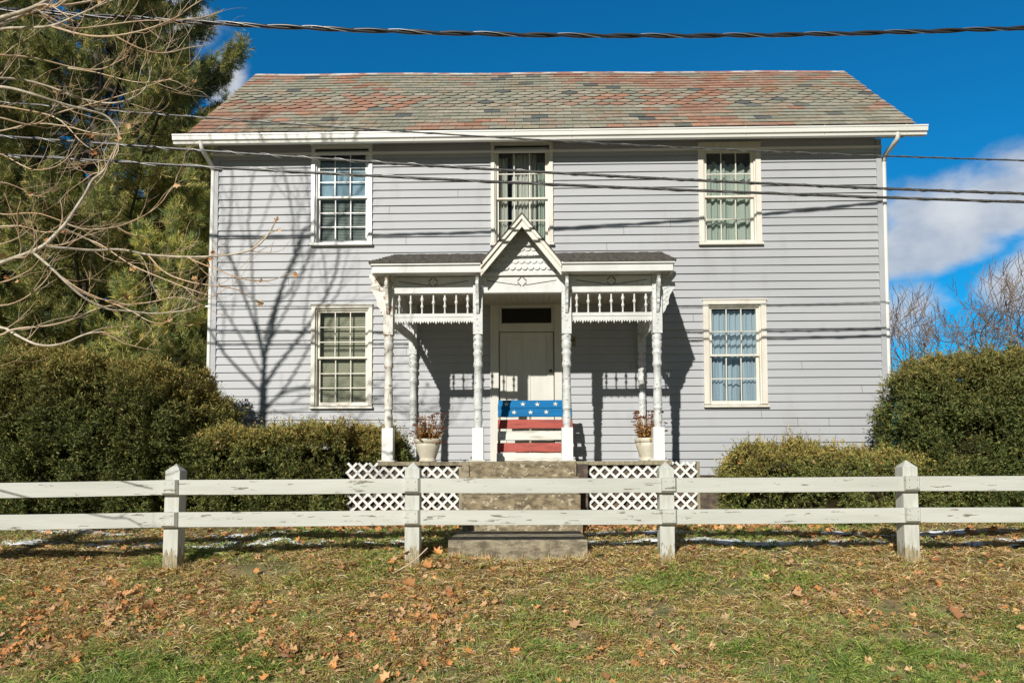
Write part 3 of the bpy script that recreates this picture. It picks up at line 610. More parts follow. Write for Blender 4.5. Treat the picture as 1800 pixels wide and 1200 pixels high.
# deck, foundation under it, lattice
lx0, lx1, rx0, rx1 = X(610, 9.4, 850), X(807, 9.4, 850), X(1033, 9.4, 850), X(1224, 9.4, 850)
MB().box(-2.02, 1.98, py_-.16, -.03, 1.985, DECK-.002).build('porch_deck', M['oldwood'], H, bevel=.004)
random.seed(5)
for side in (-1, 1):
  m = MB()
  for r in range(4):
    x = lx0+.03 if side < 0 else .66
    while x < (-.95 if side < 0 else rx1-.05):
        w2 = random.uniform(.22, .45); z0 = 1.05+r*.235
        if 1: m.box(x, min(x+w2-.012, -.78 if side < 0 else rx1-.02), py_-.06-random.uniform(0, .03), py_+.25, z0, z0+.222)
        x += w2
  m.build('porch_pier', M['stone'], H, bevel=.012)
for a, b in ((lx0, lx1), (rx0, rx1)):
    m = MB(); zt, zl = Z(812.5, 9.4), 1.17; yy = CY+9.36; h = zt-zl; pitch = .146; wv = .026
    for s, yo in ((1, 0), (-1, -.011)):
        u = a-h
        while u < b+h:
            x0_, z0_, x1_, z1_ = (u, zl, u+h, zt) if s == 1 else (u+h, zl, u, zt)
            # clip in x
            def clip(xa, za, xb, zb2):
                (xa, za), (xb, zb2) = sorted([(xa, za), (xb, zb2)])
                if xb <= a or xa >= b: return None
                if xa < a: t = (a-xa)/(xb-xa); xa, za = a, za+(zb2-za)*t
                if xb > b: t = (b-xa)/(xb-xa); xb, zb2 = b, za+(zb2-za)*t
                return xa, za, xb, zb2
            c = clip(x0_, z0_, x1_, z1_)
            if c and c[2]-c[0] > .02: m.bar((c[0], yy+yo, c[1]), (c[2], yy+yo, c[3]), .009, wv*1.25, (0, 0, 1))
            u += pitch
    m.build('lattice_panel', M['lattice'], H)
MB().box(lx1+.005, lx1+.045, yy-.02, yy+.12, 1.15, DECK-.01).build('lattice_post', M['oldwood'], H); MB().box(rx1-.0, rx1+.04, yy+.0, yy+.1, 1.15, DECK-.01).build('lattice_post', M['oldwood'], H)
# ------------------------------------------------------------------ concrete steps
ST = thing('concrete_steps', 'weathered concrete steps climbing to the porch between lattice panels', 'steps', (0, CY+8.3, 1.0))
sx0 = [X(826, 9.22), X(816.5, 8.65), X(812, 8.35), X(809, 8.0), X(789, 7.3)]; sx1 = [X(1012, 9.22), X(1017, 8.9), X(1018, 8.7), X(1021, 8.4), X(1027, 7.5)]
Ds = [9.22, 8.95, 8.62, 8.28, 7.27]; tops = [2.03, Z(837.5, 8.95), Z(869.5, 8.62), Z(905, 8.28), Z(948.5, 7.27)]
for i in range(5):
    x0, x1 = sx0[i], sx1[i]; yf = CY+Ds[i]; yb_ = CY+(Ds[i-1] if i else py_+.1-CY)+.03; zt = tops[i]; zl = (tops[i+1] if i < 4 else .78)-.06
    n = 26; m = MB(); vs = []
    for k2 in range(n+1):
        x = x0+(x1-x0)*k2/n; j = random.uniform; dp = .014 if i == 4 else .007
        vs += [(x, yf+j(-dp, dp), zl), (x, yf+j(-dp, dp)*1.2, zl+(zt-zl)*.45), (x, yf-.012+j(-dp, dp), zt-.02), (x, yf+.006, zt+j(-.003, .002)), (x, yb_, zt)]
    fs = [(k2*5+q, k2*5+5+q, k2*5+6+q, k2*5+1+q) for k2 in range(n) for q in range(4)]
    m.add(vs, fs); m.add([vs[0], vs[1], vs[2], vs[3], vs[4], (x0, yb_, zl)], [(0, 1, 2, 3, 4, 5)]); q = vs[-5:]; m.add(q+[(x1, yb_, zl)], [(5, 4, 3, 2, 1, 0)])
    m.build('step', M['concrete2'] if i == 4 else M['concrete'], ST)
MB().box(X(1013, 9.3), rx0-.01, CY+9.26, CY+9.4, 1.1, 2.0).build('side_block', M['stone'], ST)
MB().box(lx1+.05, X(825, 9.3), CY+9.28, CY+9.4, 1.1, 1.99).build('side_block', M['concrete2'], ST)
# ------------------------------------------------------------------ pallet painted as a flag
PT = thing('painted_pallet', 'wooden pallet painted as a blue, red and white flag, leaning by the door', 'pallet', (0, CY+10.2, DECK))
pb = np.array(at(940, 811, 10.15)); pb[2] = DECK; pt = np.array(at(940, 704, 10.5)); ax = unit(pt-pb); Lp = np.linalg.norm(pt-pb)
xl, xr = X(873, 10.2), X(1006, 10.2); nn = np.array([0, -ax[2], ax[1]])
def board(f0, f1, xa, xb, mat, name='board', t=.018, off=.0):
    m = MB(); n = 10; vs = []
    for k2 in range(n+1):
        x = xa+(xb-xa)*k2/n; j0, j1 = random.uniform(-.004, .004), random.uniform(-.003, .003)
        for s, h in ((f0*Lp+j0, off), (f1*Lp+j1, off), (f1*Lp+j1, off+t), (f0*Lp+j0, off+t)): p = pb+ax*s+nn*h; vs.append((x, p[1], p[2]))
    fs = [(k2*4+q, k2*4+4+q, k2*4+4+(q+1) % 4, k2*4+(q+1) % 4) for k2 in range(n) for q in range(4)]+[(3, 2, 1, 0), (n*4, n*4+1, n*4+2, n*4+3)]
    m.add(vs, fs); return m.build(name, mat, PT, bevel=.002)
fr = lambda y: (811-y)/107.
bl1 = board(fr(718.5), fr(704), xl+.012, xr, M['blue']); bl2 = board(fr(733.5), fr(719), xl+.01, xr+.01, M['blue'])
board(fr(754.5), fr(739), xl+.01, xr+.012, M['red']); board(fr(775), fr(759), xl+.01, xr-.01, M['whiteboard']); board(fr(795.5), fr(780), xl+.005, xr-.0, M['red']); board(fr(811), fr(797), xl, xr, M['whiteboard'])
for px in (877, 932, 990, 1004):
    x = X(px, 10.25); m = MB(); c = pb+ax*Lp*.5-nn*.045; m.obox((x, c[1], c[2]), (.016, 0, 0), ax*Lp*.495, nn*.043); m.build('stringer', M['black'] if px == 1004 else M['rawwood'], PT)  # rightmost upright is coloured black
board(fr(811), fr(800), xl, xr, M['rawwood'], 'back_board', .015, -.105); board(fr(716), fr(706), xl, xr, M['rawwood'], 'back_board', .015, -.105)
for px, py, bd in ((890, 711, bl1), (919, 711.5, bl1), (944.5, 712, bl1), (976.5, 711.5, bl1), (903.5, 726.5, bl2), (932.5, 726.5, bl2), (960, 726, bl2)):
    c = pb+ax*fr(py)*Lp+nn*.019; cx = X(px, 10.4); rot = random.uniform(-.2, .2)
    poly = [((.042 if k2 % 2 == 0 else .018)*math.sin(rot+k2*math.pi/5), (.042 if k2 % 2 == 0 else .018)*math.cos(rot+k2*math.pi/5)) for k2 in range(10)]
    m = MB(); m.prism(poly, lambda u, v, t: (cx+u, *(c+ax*v+nn*t)[1:]), .010, 0); m.build('star', M['whiteboard'], bd)
# ------------------------------------------------------------------ planters
M['blue'].node_tree.nodes['Principled BSDF'].inputs['Specular IOR Level'].default_value = .15
def planter(px, D, label, seed):
    rs = random.Random(seed); c = at(px, 811, D); cx, cy = c[0], c[1]
    T = thing('planter', label, 'planter', (cx, cy, DECK), 'cream planters on the porch'); k2 = D/1200
    q = lambda y, r: (DECK+(811-y)*k2, r*k2)
    MB().lathe(cx, cy, [q(811, 15.5), q(808.5, 15.8), q(807.5, 14), q(803, 15), q(794, 18.5), q(786, 21), q(779, 22), q(778, 21)], 44, .035).build('pot', M['pot'], T)
    MB().lathe(cx, cy, [q(778.5, 22.5), q(777, 23.8), q(772.5, 24.2), q(771, 23.6), q(771.5, 22), q(776, 21)], 32).build('rim', M['pot'], T)
    MB().lathe(cx, cy, [q(776, 21.5), q(774, 21), q(773.5, 1)], 16).build('soil', M['soil'], T)
    st = MB(); hd = MB(); lf = MB(); z0 = DECK+(811-774)*k2
    for i in range(85):
        a = rs.uniform(0, 6.28); r = rs.uniform(0, .14); sp = rs.uniform(.3, 1.2)*(1.5 if rs.random() < .2 else 1); h = rs.uniform(.10, .40)*(1 if sp < 1.2 else .6)
        p0 = np.array([cx+r*math.cos(a), cy+r*math.sin(a), z0]); d = np.array([math.cos(a)*.13*sp, math.sin(a)*.13*sp, h]); mid = p0+d*.5+np.array([rs.uniform(-.02, .02), 0, .02]); tip = p0+d
        if rs.random() < .18: tip = p0+np.array([math.cos(a)*.14, math.sin(a)*.14, rs.uniform(-.08, .05)])
        cc = (rs.uniform(.24, .4), rs.uniform(.14, .2), .05); st.tube([p0, mid, tip], [.004, .0035, .003], 4, cc)
        if rs.random() < .6:
            for k3 in range(7):
                b = rs.uniform(0, 6.28); e_ = tip+np.array([math.cos(b)*rs.uniform(.01, .035), math.sin(b)*rs.uniform(.01, .035), rs.uniform(-.004, .01)])
                hd.obox(e_, (.008, 0, 0), (0, .008, 0), (0, 0, .005), (rs.uniform(.10, .2), rs.uniform(.03, .055), .02))
        for k3 in range(7):
            t = rs.uniform(.05, .7); p = p0*(1-t)+tip*t; b = rs.uniform(0, 6.28); dd = np.array([math.cos(b), math.sin(b), rs.uniform(-.9, .4)])*rs.uniform(.025, .06); sd = np.array([-math.sin(b), math.cos(b), .3])*.015
            cc = rs.choice([(.60, .32, .08), (.42, .20, .05), (.70, .44, .13), (.28, .12, .04)]); lf.add([p, p+dd*.5+sd, p+dd, p+dd*.5-sd], [(0, 1, 2, 3)], cc)
    st.build('stem', M['dried'], T)['kind'] = 'stuff'; hd.build('seed_head', M['dried'], T)['kind'] = 'stuff'; lf.build('dry_leaf', M['dried'], T)['kind'] = 'stuff'
planter(752, 9.78, 'cream fluted planter of dried brown stems left of the painted pallet', 3)
planter(1140, 9.78, 'cream planter of dried stems partly hidden by the right corner post', 8)
# ------------------------------------------------------------------ fence
FN = thing('rail_fence', 'white two-rail wooden fence across the front lawn, paint chipped', 'fence', (0, CY+7, .95))
fp = [(at(-120, 850, 6.6)[0], 6.62), (X(305, 6.9), 6.9), (X(725, 7.0), 7.0), (X(1170, 7.07), 7.07), (X(1596, 7.06), 7.06), (X(2030, 7.05), 7.05)]
ppx = [-120, 305, 725, 1170, 1596, 2030]; top_y = [849.5, 843, 840, 839.3, 836.5, 833.5]; bot_y = [932, 925.5, 921.6, 920.3, 917.3, 915]; rh = .150
zt_ = [Z(t, f[1], p) for t, f, p in zip(top_y, fp, ppx)]; zb_ = [Z(t, f[1], p) for t, f, p in zip(bot_y, fp, ppx)]
hwp = .075
for i, (x, D) in enumerate(fp):
    y0 = CY+D; g = G(x, y0+.07); zs = zt_[i]+.092; m = MB(); zsplit = g-.2
    m.box(x-hwp, x+hwp, y0, y0+.15, zsplit, zs); m.add([(x-hwp, y0, zs), (x+hwp, y0, zs), (x+hwp, y0+.15, zs), (x-hwp, y0+.15, zs), (x, y0+.075, zs+.075)], [(0, 1, 4), (1, 2, 4), (2, 3, 4), (3, 0, 4)])
    m.v = [(vx+(.012*(vz-1.5) if i == 1 else 0), vy, vz) for vx, vy, vz in m.v]
    p = m.build('post', M['fencepost'], FN, bevel=.003)
    for zc in (zt_[i]-rh/2, zb_[i]+rh/2):
        m = MB(); a, b = hwp+.004, rh/2+.002; ya, ycx, yf = y0-.045, y0-.047, y0-.078; s = .022
        sx = .012 if i != 4 else -.012
        vs = [(x-a+sx, ya, zc-b), (x+a+sx, ya, zc-b), (x+a+sx, ya, zc+b), (x-a+sx, ya, zc+b), (x-a+s*.2+sx, yf, zc-b+s), (x+a-s+sx, yf, zc-b+s), (x+a-s+sx, yf, zc+b-.003), (x-a+s*.2+sx, yf, zc+b-.003)]
        m.add(vs, [(4, 5, 6, 7), (0, 1, 5, 4), (1, 2, 6, 5), (2, 3, 7, 6), (3, 0, 4, 7)]); bk = m.build('joint_block', M['fence'], p)
        m = MB()
        for u in (-.042, .036):
            for v in (-.036, .04): m.lathe(0, 0, [(0, .004), (.002, .004)], 8); n = len(m.v); m.v[n-16:] = [(x+u+sx+q[0], yf-.001-q[2], zc+v+q[1]) for q in m.v[n-16:]]
        m.build('nail', M['brass'], bk)
for i in range(5):
    (xa, Da), (xb, Db) = fp[i], fp[i+1]
    for za, zb2 in ((zt_[i]-rh/2, zt_[i+1]-rh/2), (zb_[i]+rh/2, zb_[i+1]+rh/2)):
        n = 8; m = MB(); vs = []
        for k2 in range(n+1):
            t = k2/n; x = xa+(xb-xa)*t; y = CY+Da+(Db-Da)*t; z = za+(zb2-za)*t-.004*math.sin(math.pi*t); j = random.uniform(-.0015, .0015)
            if k2 == 0: x += .004
            if k2 == n: x -= .004
            vs += [(x, y-.042+j, z-rh/2), (x, y-.042+j, z+rh/2), (x, y-.002, z+rh/2), (x, y-.002, z-rh/2)]
        m.add(vs, [(k2*4+q, k2*4+4+q, k2*4+4+(q+1) % 4, k2*4+(q+1) % 4) for k2 in range(n) for q in range(4)]+[(3, 2, 1, 0), (n*4, n*4+1, n*4+2, n*4+3)])
        m.build('rail', M['fence'], FN, bevel=.003)
# ------------------------------------------------------------------ shrubs
def kites(P, Dr, Ln, Wd, C, twist=None):
    """one four-sided leaf per row: base P, direction Dr, length, width"""
    n = len(P); rv = unit(rng.normal(size=(n, 3))); sd = unit(np.cross(Dr, rv)); m1 = P+Dr*Ln[:, None]*.45; tip = P+Dr*Ln[:, None]
    V = np.stack([P, m1+sd*Wd[:, None]/2, tip, m1-sd*Wd[:, None]/2], 1).reshape(-1, 3); Q = np.arange(4*n).reshape(-1, 4)
    return V, Q, np.repeat(C, 4, 0)
def cat(parts):
    V = []; Q = []; C = []; o = 0
    for v, q, c in parts: V.append(v); Q.append(q+o); C.append(c); o += len(v)
    return np.concatenate(V), np.concatenate(Q), np.concatenate(C)
GR = np.array([[.08, .115, .035], [.11, .145, .04], [.15, .175, .048], [.21, .20, .06], [.06, .09, .035]])
OL = np.array([[.34, .28, .08], [.26, .235, .065], [.40, .27, .08], [.18, .185, .055], [.42, .30, .10], [.15, .165, .045]])
def shrub(name, label, c, h, n, pal, palmix, power=3.2, bump=.16, rough=.10, fr=4.0, sprig=.13, ztop=None, cut=None, seed=1, leaves=0, zoff=0., topb=-2.2, shape=None, cat_='shrub'):
    """clipped evergreen: leaf sprigs over a lumpy hull; c centre, h half sizes"""
    r2 = np.random.default_rng(seed); T = thing(name, label, cat_, (c[0], c[1], G(c[0], c[1])))
    # points on a superellipsoid
    c_, h_ = np.array(c), np.array(h)
    def hull(d, extra=0.):
        rad = (np.abs(d[:, 0])**power+np.abs(d[:, 1])**power+np.abs(d[:, 2])**power)**(-1/power)
        P = d*rad[:, None]*h_
        q = (P+c_)*fr+seed*3.1
        bmp = (fbm(q, 2)-.5)*3.2*bump+(vnoise(q*2.4)-.5)*2*rough
        P = P+unit(np.sign(P)*np.abs(P/h_)**(power-1)/h_)*(bmp+extra)[:, None]
        if shape is not None: P = shape(P)
        return P+c_, bmp
    # weight sampling to area: jitter direction via scaled box
    th = np.linspace(.02, math.pi*.80, 120); ph = np.linspace(0, 2*math.pi, 241); TH, PH = np.meshgrid(th, ph, indexing='ij')
    dg = np.stack([np.sin(TH)*np.cos(PH), np.sin(TH)*np.sin(PH), np.cos(TH)], -1); rg = (np.abs(dg)**power).sum(-1)**(-1/power); Pg = dg*rg[..., None]*h_
    ar = np.linalg.norm(np.cross(Pg[1:, :-1]-Pg[:-1, :-1], Pg[:-1, 1:]-Pg[:-1, :-1]), axis=-1); ar = ar*np.where(Pg[:-1, :-1, 1] > h_[1]*.5, .3, 1.)
    ix = r2.choice(ar.size, n, p=(ar/ar.sum()).ravel()); ti, pi_ = ix//240, ix % 240; a_ = th[ti]+r2.random(n)*(th[1]-th[0]); b_ = ph[pi_]+r2.random(n)*(ph[1]-ph[0])
    d2 = np.stack([np.sin(a_)*np.cos(b_), np.sin(a_)*np.sin(b_), np.cos(a_)], 1); P, bmp = hull(d2)
    nm = unit(np.sign(P-c_)*np.abs((P-c_)/h_)**(power-1)/h_)
    kp = (bmp > -bump*.30) | (r2.random(n) < .22); P, nm, bmp = P[kp], nm[kp], bmp[kp]; n = len(P)
    dep = r2.random(n)**1.6*.24; P = P-nm*dep[:, None]
    hr = (fbm((P)*1.7+seed, 2)-.5)*2
    per = 10; out = []
    sd = unit(nm*.75+r2.normal(size=(n, 3))*.55+np.array([0, -.15, .5])); Ls = sprig*(.5+.7*r2.random(n)+1.1*(r2.random(n) < .12)); big_ = 1+.5*(fbm(P*5.1+9, 2) > .55)
    for k3 in range(per):
        t = (k3+1)/per; base = P+sd*(Ls*t*.8)[:, None]; dr = unit(sd*.9+r2.normal(size=(n, 3))*.75); ln = .042*big_*(.6+.8*r2.random(n))*(1.2-t*.4); wd = .0115*big_*(.7+.6*r2.random(n))
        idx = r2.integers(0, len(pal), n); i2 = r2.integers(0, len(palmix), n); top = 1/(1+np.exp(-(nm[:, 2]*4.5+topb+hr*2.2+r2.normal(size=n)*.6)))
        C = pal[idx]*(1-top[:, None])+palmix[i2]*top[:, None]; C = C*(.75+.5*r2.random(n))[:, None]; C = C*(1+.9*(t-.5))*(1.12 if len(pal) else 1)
        V, Q, CC = kites(base, dr, ln, wd, C); out.append((V, Q, CC))
    V, Q, C = cat(out)
    keep = None
    q4 = V.reshape(-1, 4, 3); ok = q4[:, 0, 2] > gz(q4[:, 0, 0], q4[:, 0, 1])+.02
    ok &= ~((q4[:, :, 1].max(1) > -.035) & (q4[:, 0, 0] > XL-.12) & (q4[:, 0, 0] < XR+.1))
    if cut is not None: ok &= cut(q4[:, 0])
    V = q4[ok].reshape(-1, 3); C = C.reshape(-1, 4, 3)[ok].reshape(-1, 3); Q = np.arange(len(V)).reshape(-1, 4)
    npmesh('foliage', V, Q, M['yew'], C, T)
    # dark inner hull added to block light and deepen gaps between sprigs
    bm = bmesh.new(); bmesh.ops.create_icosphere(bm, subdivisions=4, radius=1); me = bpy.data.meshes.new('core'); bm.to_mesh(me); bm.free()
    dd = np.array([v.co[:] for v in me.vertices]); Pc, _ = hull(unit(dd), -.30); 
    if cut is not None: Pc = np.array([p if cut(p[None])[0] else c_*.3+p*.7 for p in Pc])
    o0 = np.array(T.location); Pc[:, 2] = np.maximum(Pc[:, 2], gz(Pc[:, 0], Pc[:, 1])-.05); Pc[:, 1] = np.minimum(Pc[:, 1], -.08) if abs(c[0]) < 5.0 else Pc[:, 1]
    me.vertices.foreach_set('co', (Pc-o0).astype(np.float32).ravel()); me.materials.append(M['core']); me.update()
    o = bpy.data.objects.new('blocking_hull', me); COL.objects.link(o); o.parent = T
    # stem
    m = MB()
    for k3 in range(7):
        x = c[0]+r2.uniform(-.8, .8)*h[0]; y = c[1]+r2.uniform(-.5, .3)*h[1]; g = G(x, y); m.tube([(x, y, g-.05), (x+r2.uniform(-.1, .1), y-.05, g+.2), (x+r2.uniform(-.25, .25), y, g+.5)], [.02, .016, .01], 5)
    m.build('stem', M['trunk'], T)
    return T, P, nm
LVC = np.array([[.74, .34, .12], [.60, .29, .11], [.76, .46, .22], [.40, .19, .09], [.70, .44, .24], [.52, .34, .20]])
def leafshape(P, sz, up, C, r2):
    """curled maple-like leaf of six quads"""
    n = len(P); a = r2.uniform(0, 6.28, n); t = unit(np.cross(up, np.stack([np.cos(a), np.sin(a), 0*a+.3], 1))); b = unit(np.cross(up, t))
    out = [(0, 0, 0), (.5, .18, .25), (.30, .55, .15), (.62, .80, .35), (.18, .92, .05), (0, 1.25, .30), (-.18, .92, .05), (-.62, .80, .35), (-.30, .55, .15), (-.5, .18, .25)]
    cu = r2.uniform(-.4, 2.2, n); V = np.stack([P+(t*u+b*(v-.5)+up*(w*cu[:, None]))*sz[:, None] for u, v, w in out], 1)
    cen = P+up*(sz*.02)[:, None]; V = np.concatenate([V, cen[:, None]], 1).reshape(-1, 3); base = np.arange(n)[:, None]*11
    Q = np.concatenate([base+np.array(q) for q in ((0, 1, 2, 10), (2, 3, 4, 10), (4, 5, 6, 10), (6, 7, 8, 10), (8, 9, 0, 10))], 0)
    return V, Q, np.repeat(C, 11, 0)
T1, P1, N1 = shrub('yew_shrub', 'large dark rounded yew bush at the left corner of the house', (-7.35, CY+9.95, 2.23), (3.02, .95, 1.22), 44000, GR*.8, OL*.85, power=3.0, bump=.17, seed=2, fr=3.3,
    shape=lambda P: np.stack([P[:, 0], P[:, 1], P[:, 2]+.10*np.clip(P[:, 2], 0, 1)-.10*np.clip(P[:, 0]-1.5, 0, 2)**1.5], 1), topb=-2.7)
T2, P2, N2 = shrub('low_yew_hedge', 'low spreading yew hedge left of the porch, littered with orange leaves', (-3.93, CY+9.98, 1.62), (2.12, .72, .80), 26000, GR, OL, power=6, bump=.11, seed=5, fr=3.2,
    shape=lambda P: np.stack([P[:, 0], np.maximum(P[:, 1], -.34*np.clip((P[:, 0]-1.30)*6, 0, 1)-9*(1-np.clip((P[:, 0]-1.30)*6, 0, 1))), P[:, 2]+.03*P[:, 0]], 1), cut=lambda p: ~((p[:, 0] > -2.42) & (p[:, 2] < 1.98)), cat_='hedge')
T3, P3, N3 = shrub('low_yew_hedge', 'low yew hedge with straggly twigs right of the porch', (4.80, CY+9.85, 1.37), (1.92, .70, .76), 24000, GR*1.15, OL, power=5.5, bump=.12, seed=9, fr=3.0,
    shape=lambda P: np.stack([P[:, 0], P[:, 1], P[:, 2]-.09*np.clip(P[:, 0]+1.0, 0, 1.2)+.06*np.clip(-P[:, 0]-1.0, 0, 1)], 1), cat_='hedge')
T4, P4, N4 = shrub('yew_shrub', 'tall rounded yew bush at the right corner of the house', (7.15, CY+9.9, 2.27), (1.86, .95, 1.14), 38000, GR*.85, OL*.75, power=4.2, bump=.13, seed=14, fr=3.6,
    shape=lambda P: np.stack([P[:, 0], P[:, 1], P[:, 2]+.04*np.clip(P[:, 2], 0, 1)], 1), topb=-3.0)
def strays(T, P, Nn, k, seed, xr=None):
    """dead leaves caught on top of a hedge, and long stray shoots"""
    r2 = np.random.default_rng(seed); ok = np.where((Nn[:, 2] > .25) & ((P[:, 0] > xr[0]) & (P[:, 0] < xr[1]) if xr else True))[0]; ix = r2.choice(ok, k)
    cl_ = vnoise(P[ix]*2.3); ix = ix[cl_ > .42]; pp = P[ix]+Nn[ix]*.05
    V, Q, C = leafshape(pp, r2.uniform(.03, .065, len(ix)), unit(Nn[ix]+r2.normal(size=(len(ix), 3))*.6+[0, -.3, 0]), LVC[r2.integers(0, 6, len(ix))]*r2.uniform(.8, 1.2, (len(ix), 1)), r2)
    npmesh('caught_leaf', V, Q, M['leaf'], C, T)['kind'] = 'stuff'
def shoots(T, P, Nn, k, seed, ln=.16):
    r2 = np.random.default_rng(seed); ok = np.where(Nn[:, 2] > .3)[0]; ix = r2.choice(ok, k); m = MB(); out = []
    for i in ix:
        a = P[i]; d = unit(np.array([r2.normal()*.5, r2.normal()*.3-.1, 1.])); l = ln*(.4+r2.random()); m.tube([a, a+d*l*.5+[0, 0, .01], a+d*l], [.003, .0025, .0015], 4)
        q = int(14*l/.16)+4; t = r2.random(q); B = a+d*(l*t)[:, None]; out.append(kites(B, unit(d*.6+r2.normal(size=(q, 3))*.7), np.full(q, .026), np.full(q, .006), OL[r2.integers(0, 6, q)]*.8))
    s = m.build('shoot', M['trunk'], T); s['kind'] = 'stuff'; V, Q, C = cat(out); npmesh('shoot_leaf', V, Q, M['yew'], C, T)['kind'] = 'stuff'
strays(T2, P2, N2, 420, 3); strays(T3, P3, N3, 110, 4); strays(T1, P1, N1, 30, 6); strays(T4, P4, N4, 12, 7)
shoots(T2, P2, N2, 170, 5, .12); shoots(T3, P3, N3, 220, 6, .20); shoots(T4, P4, N4, 60, 7, .08); shoots(T1, P1, N1, 120, 8, .10)
# ------------------------------------------------------------------ pines
NC = np.array([[.14, .155, .045], [.18, .19, .055], [.09, .11, .035], [.23, .22, .07], [.06, .085, .035], [.28, .24, .085]])
def pine(label, x, y, h, rad, zlow, nb, seed, dens=1., lead=.5, tint=1.):
    r2 = np.random.default_rng(seed); g = 1.1; T = thing('pine_tree', label, 'pine tree', (x, y, g), 'pines behind the left corner')
    MB().tube([(x, y, g-.1), (x+.05, y, g+h*.4), (x, y+.05, g+h)], [h*.018, h*.012, .02], 8).build('trunk', M['trunk'], T)
    m = MB(); TP = []; TD = []
    for i in range(nb):
        f = (i+r2.random())/nb; z = g+zlow+(h-zlow)*f; a = i*2.399+r2.normal()*.3; L_ = rad*(1-f**1.6*.86)*(.75+.35*r2.random()); rise = (.12+.55*f)*L_
        p0 = np.array([x, y, z]); d = np.array([math.cos(a), math.sin(a), 0]); q = []
        for t in np.linspace(0, 1, 6): q.append(p0+d*L_*t+np.array([0, 0, rise*t**1.8-.10*L_*math.sin(t*math.pi)]))
        q = np.array(q); m.tube(q, np.linspace(.035, .008, 6)*max(.6, L_/2), 5)
        side = np.array([-d[1], d[0], 0]); nt2 = int((6+L_*7.5)*dens)
        for k3 in range(nt2):
            t = .42+.58*r2.random()**.7; i0 = min(int(t*5), 4); b = q[i0]+(q[i0+1]-q[i0])*(t*5-i0); sl = (1-t*.72)*L_*.40*r2.random()
            s = side*(1 if r2.random() < .5 else -1); b2 = b+(s*.8+d*.55+np.array([0, 0, .25]))*sl
            if k3 % 3 == 0: m.tube([b, (b+b2)/2+[0, 0, -.02], b2], [.009, .007, .005], 4)
            ud = unit(np.array([0, 0, .8+lead])+d*.6+s*.35+r2.normal(size=3)*.25); npl = int(4+5*r2.random())
            for w_ in range(npl):
                TP.append(b2+ud*.07*w_+r2.normal(size=3)*.03*(1.3-w_/npl)); TD.append(unit(ud+r2.normal(size=3)*(.55 if w_ < npl-1 else .15)))
    m.build('branch', M['trunk'], T)
    TP = np.array(TP); TD = np.array(TD); n = len(TP); out = []
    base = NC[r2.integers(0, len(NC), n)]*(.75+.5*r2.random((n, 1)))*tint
    for k3 in range(26):
        st = (k3/26.)*.10; B = TP+TD*(st+.02*r2.random(n))[:, None]; dr = unit(TD*(.65+.5*k3/26)+r2.normal(size=(n, 3))*.55); out.append(kites(B, dr, .085+.055*r2.random(n), .0065+.0035*r2.random(n), base*(.75+.5*r2.random((n, 1)))))
    V, Q, C = cat(out); npmesh('foliage', V, Q, M['needle'], C, T)
    return T
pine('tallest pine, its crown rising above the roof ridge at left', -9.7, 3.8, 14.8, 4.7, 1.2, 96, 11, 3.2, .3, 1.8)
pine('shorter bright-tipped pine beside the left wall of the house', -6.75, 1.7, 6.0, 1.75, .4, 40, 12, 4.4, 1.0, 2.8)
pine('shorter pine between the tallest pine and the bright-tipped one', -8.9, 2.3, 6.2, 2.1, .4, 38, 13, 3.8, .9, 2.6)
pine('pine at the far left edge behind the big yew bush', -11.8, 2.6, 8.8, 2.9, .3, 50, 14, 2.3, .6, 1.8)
pine('dark pine in the shade farther back behind the others', -8.2, 8.4, 9.4, 3.2, .3, 100, 15, 3.0, .3, .30)  # low tint paints shade into the needle colour
pine('farthest pine at left, filling the gap low behind the hedge', -13.2, 8.5, 16.0, 6.0, .3, 120, 16, 3.0, .3, .32)  # needles darkened by tint as well, to read as shaded depth
# ------------------------------------------------------------------ bare tree at left, branches over the frame
TR = thing('bare_tree', 'leafless tree at left, pale branches and a few curled leaves reaching across', 'tree', (-6.1, CY+6.2, .75))
tx_, ty_ = -6.1, CY+6.2; r2 = np.random.default_rng(21)
limb = MB(); twg = MB(); tips = []
def smooth(p, k=3):
    p = np.array(p, float)
    for _ in range(k-1):
        q = [p[0]]
        for a, b in zip(p[:-1], p[1:]): q += [a*.75+b*.25, a*.25+b*.75]
        q.append(p[-1]); p = np.array(q)
    return p
def twig(p, d, L_, r, depth, upw=.5):
    n = 5; q = [p]; d = unit(d)
    for i in range(n): d = unit(d+r2.normal(size=3)*.16+np.array([0, 0, upw*.13])); q.append(q[-1]+d*L_/n)
    q = np.array(q); twg.tube(q, np.linspace(r, r*.45, n+1), 4 if r < .008 else 6, cap=False)
    if depth > 0:
        for k3 in range(r2.integers(1, 4)):
            i = r2.integers(1, n+1); s = unit(np.cross(d, r2.normal(size=3))); twig(q[i], d*.75+s*.62+np.array([.0, 0, .12]), L_*(.4+.3*r2.random()), r*.58, depth-1, upw)
    elif r2.random() < .018: tips.append(q[-1])
def upper(p, d, L_, r, depth):
    """ascending limb with forks"""
    n = 6; q = [p]; d = unit(d)
    for i in range(n): d = unit(d+r2.normal(size=3)*.09+np.array([0, 0, .05])); q.append(q[-1]+d*L_/n)
    q = np.array(q); (limb if r > .02 else twg).tube(q, np.linspace(r, r*.55, n+1), 8 if r > .02 else 5, cap=False)
    if depth > 0:
        for k3 in range(3 if depth > 1 else 4):
            i = [n, n-1, n-3, n-4][k3]; s = unit(np.cross(d, r2.normal(size=3))); upper(q[i], d*.9+s*(.35+.35*r2.random()), L_*(.55+.25*r2.random()), r*(.6 if k3 == 0 else .42), depth-1)
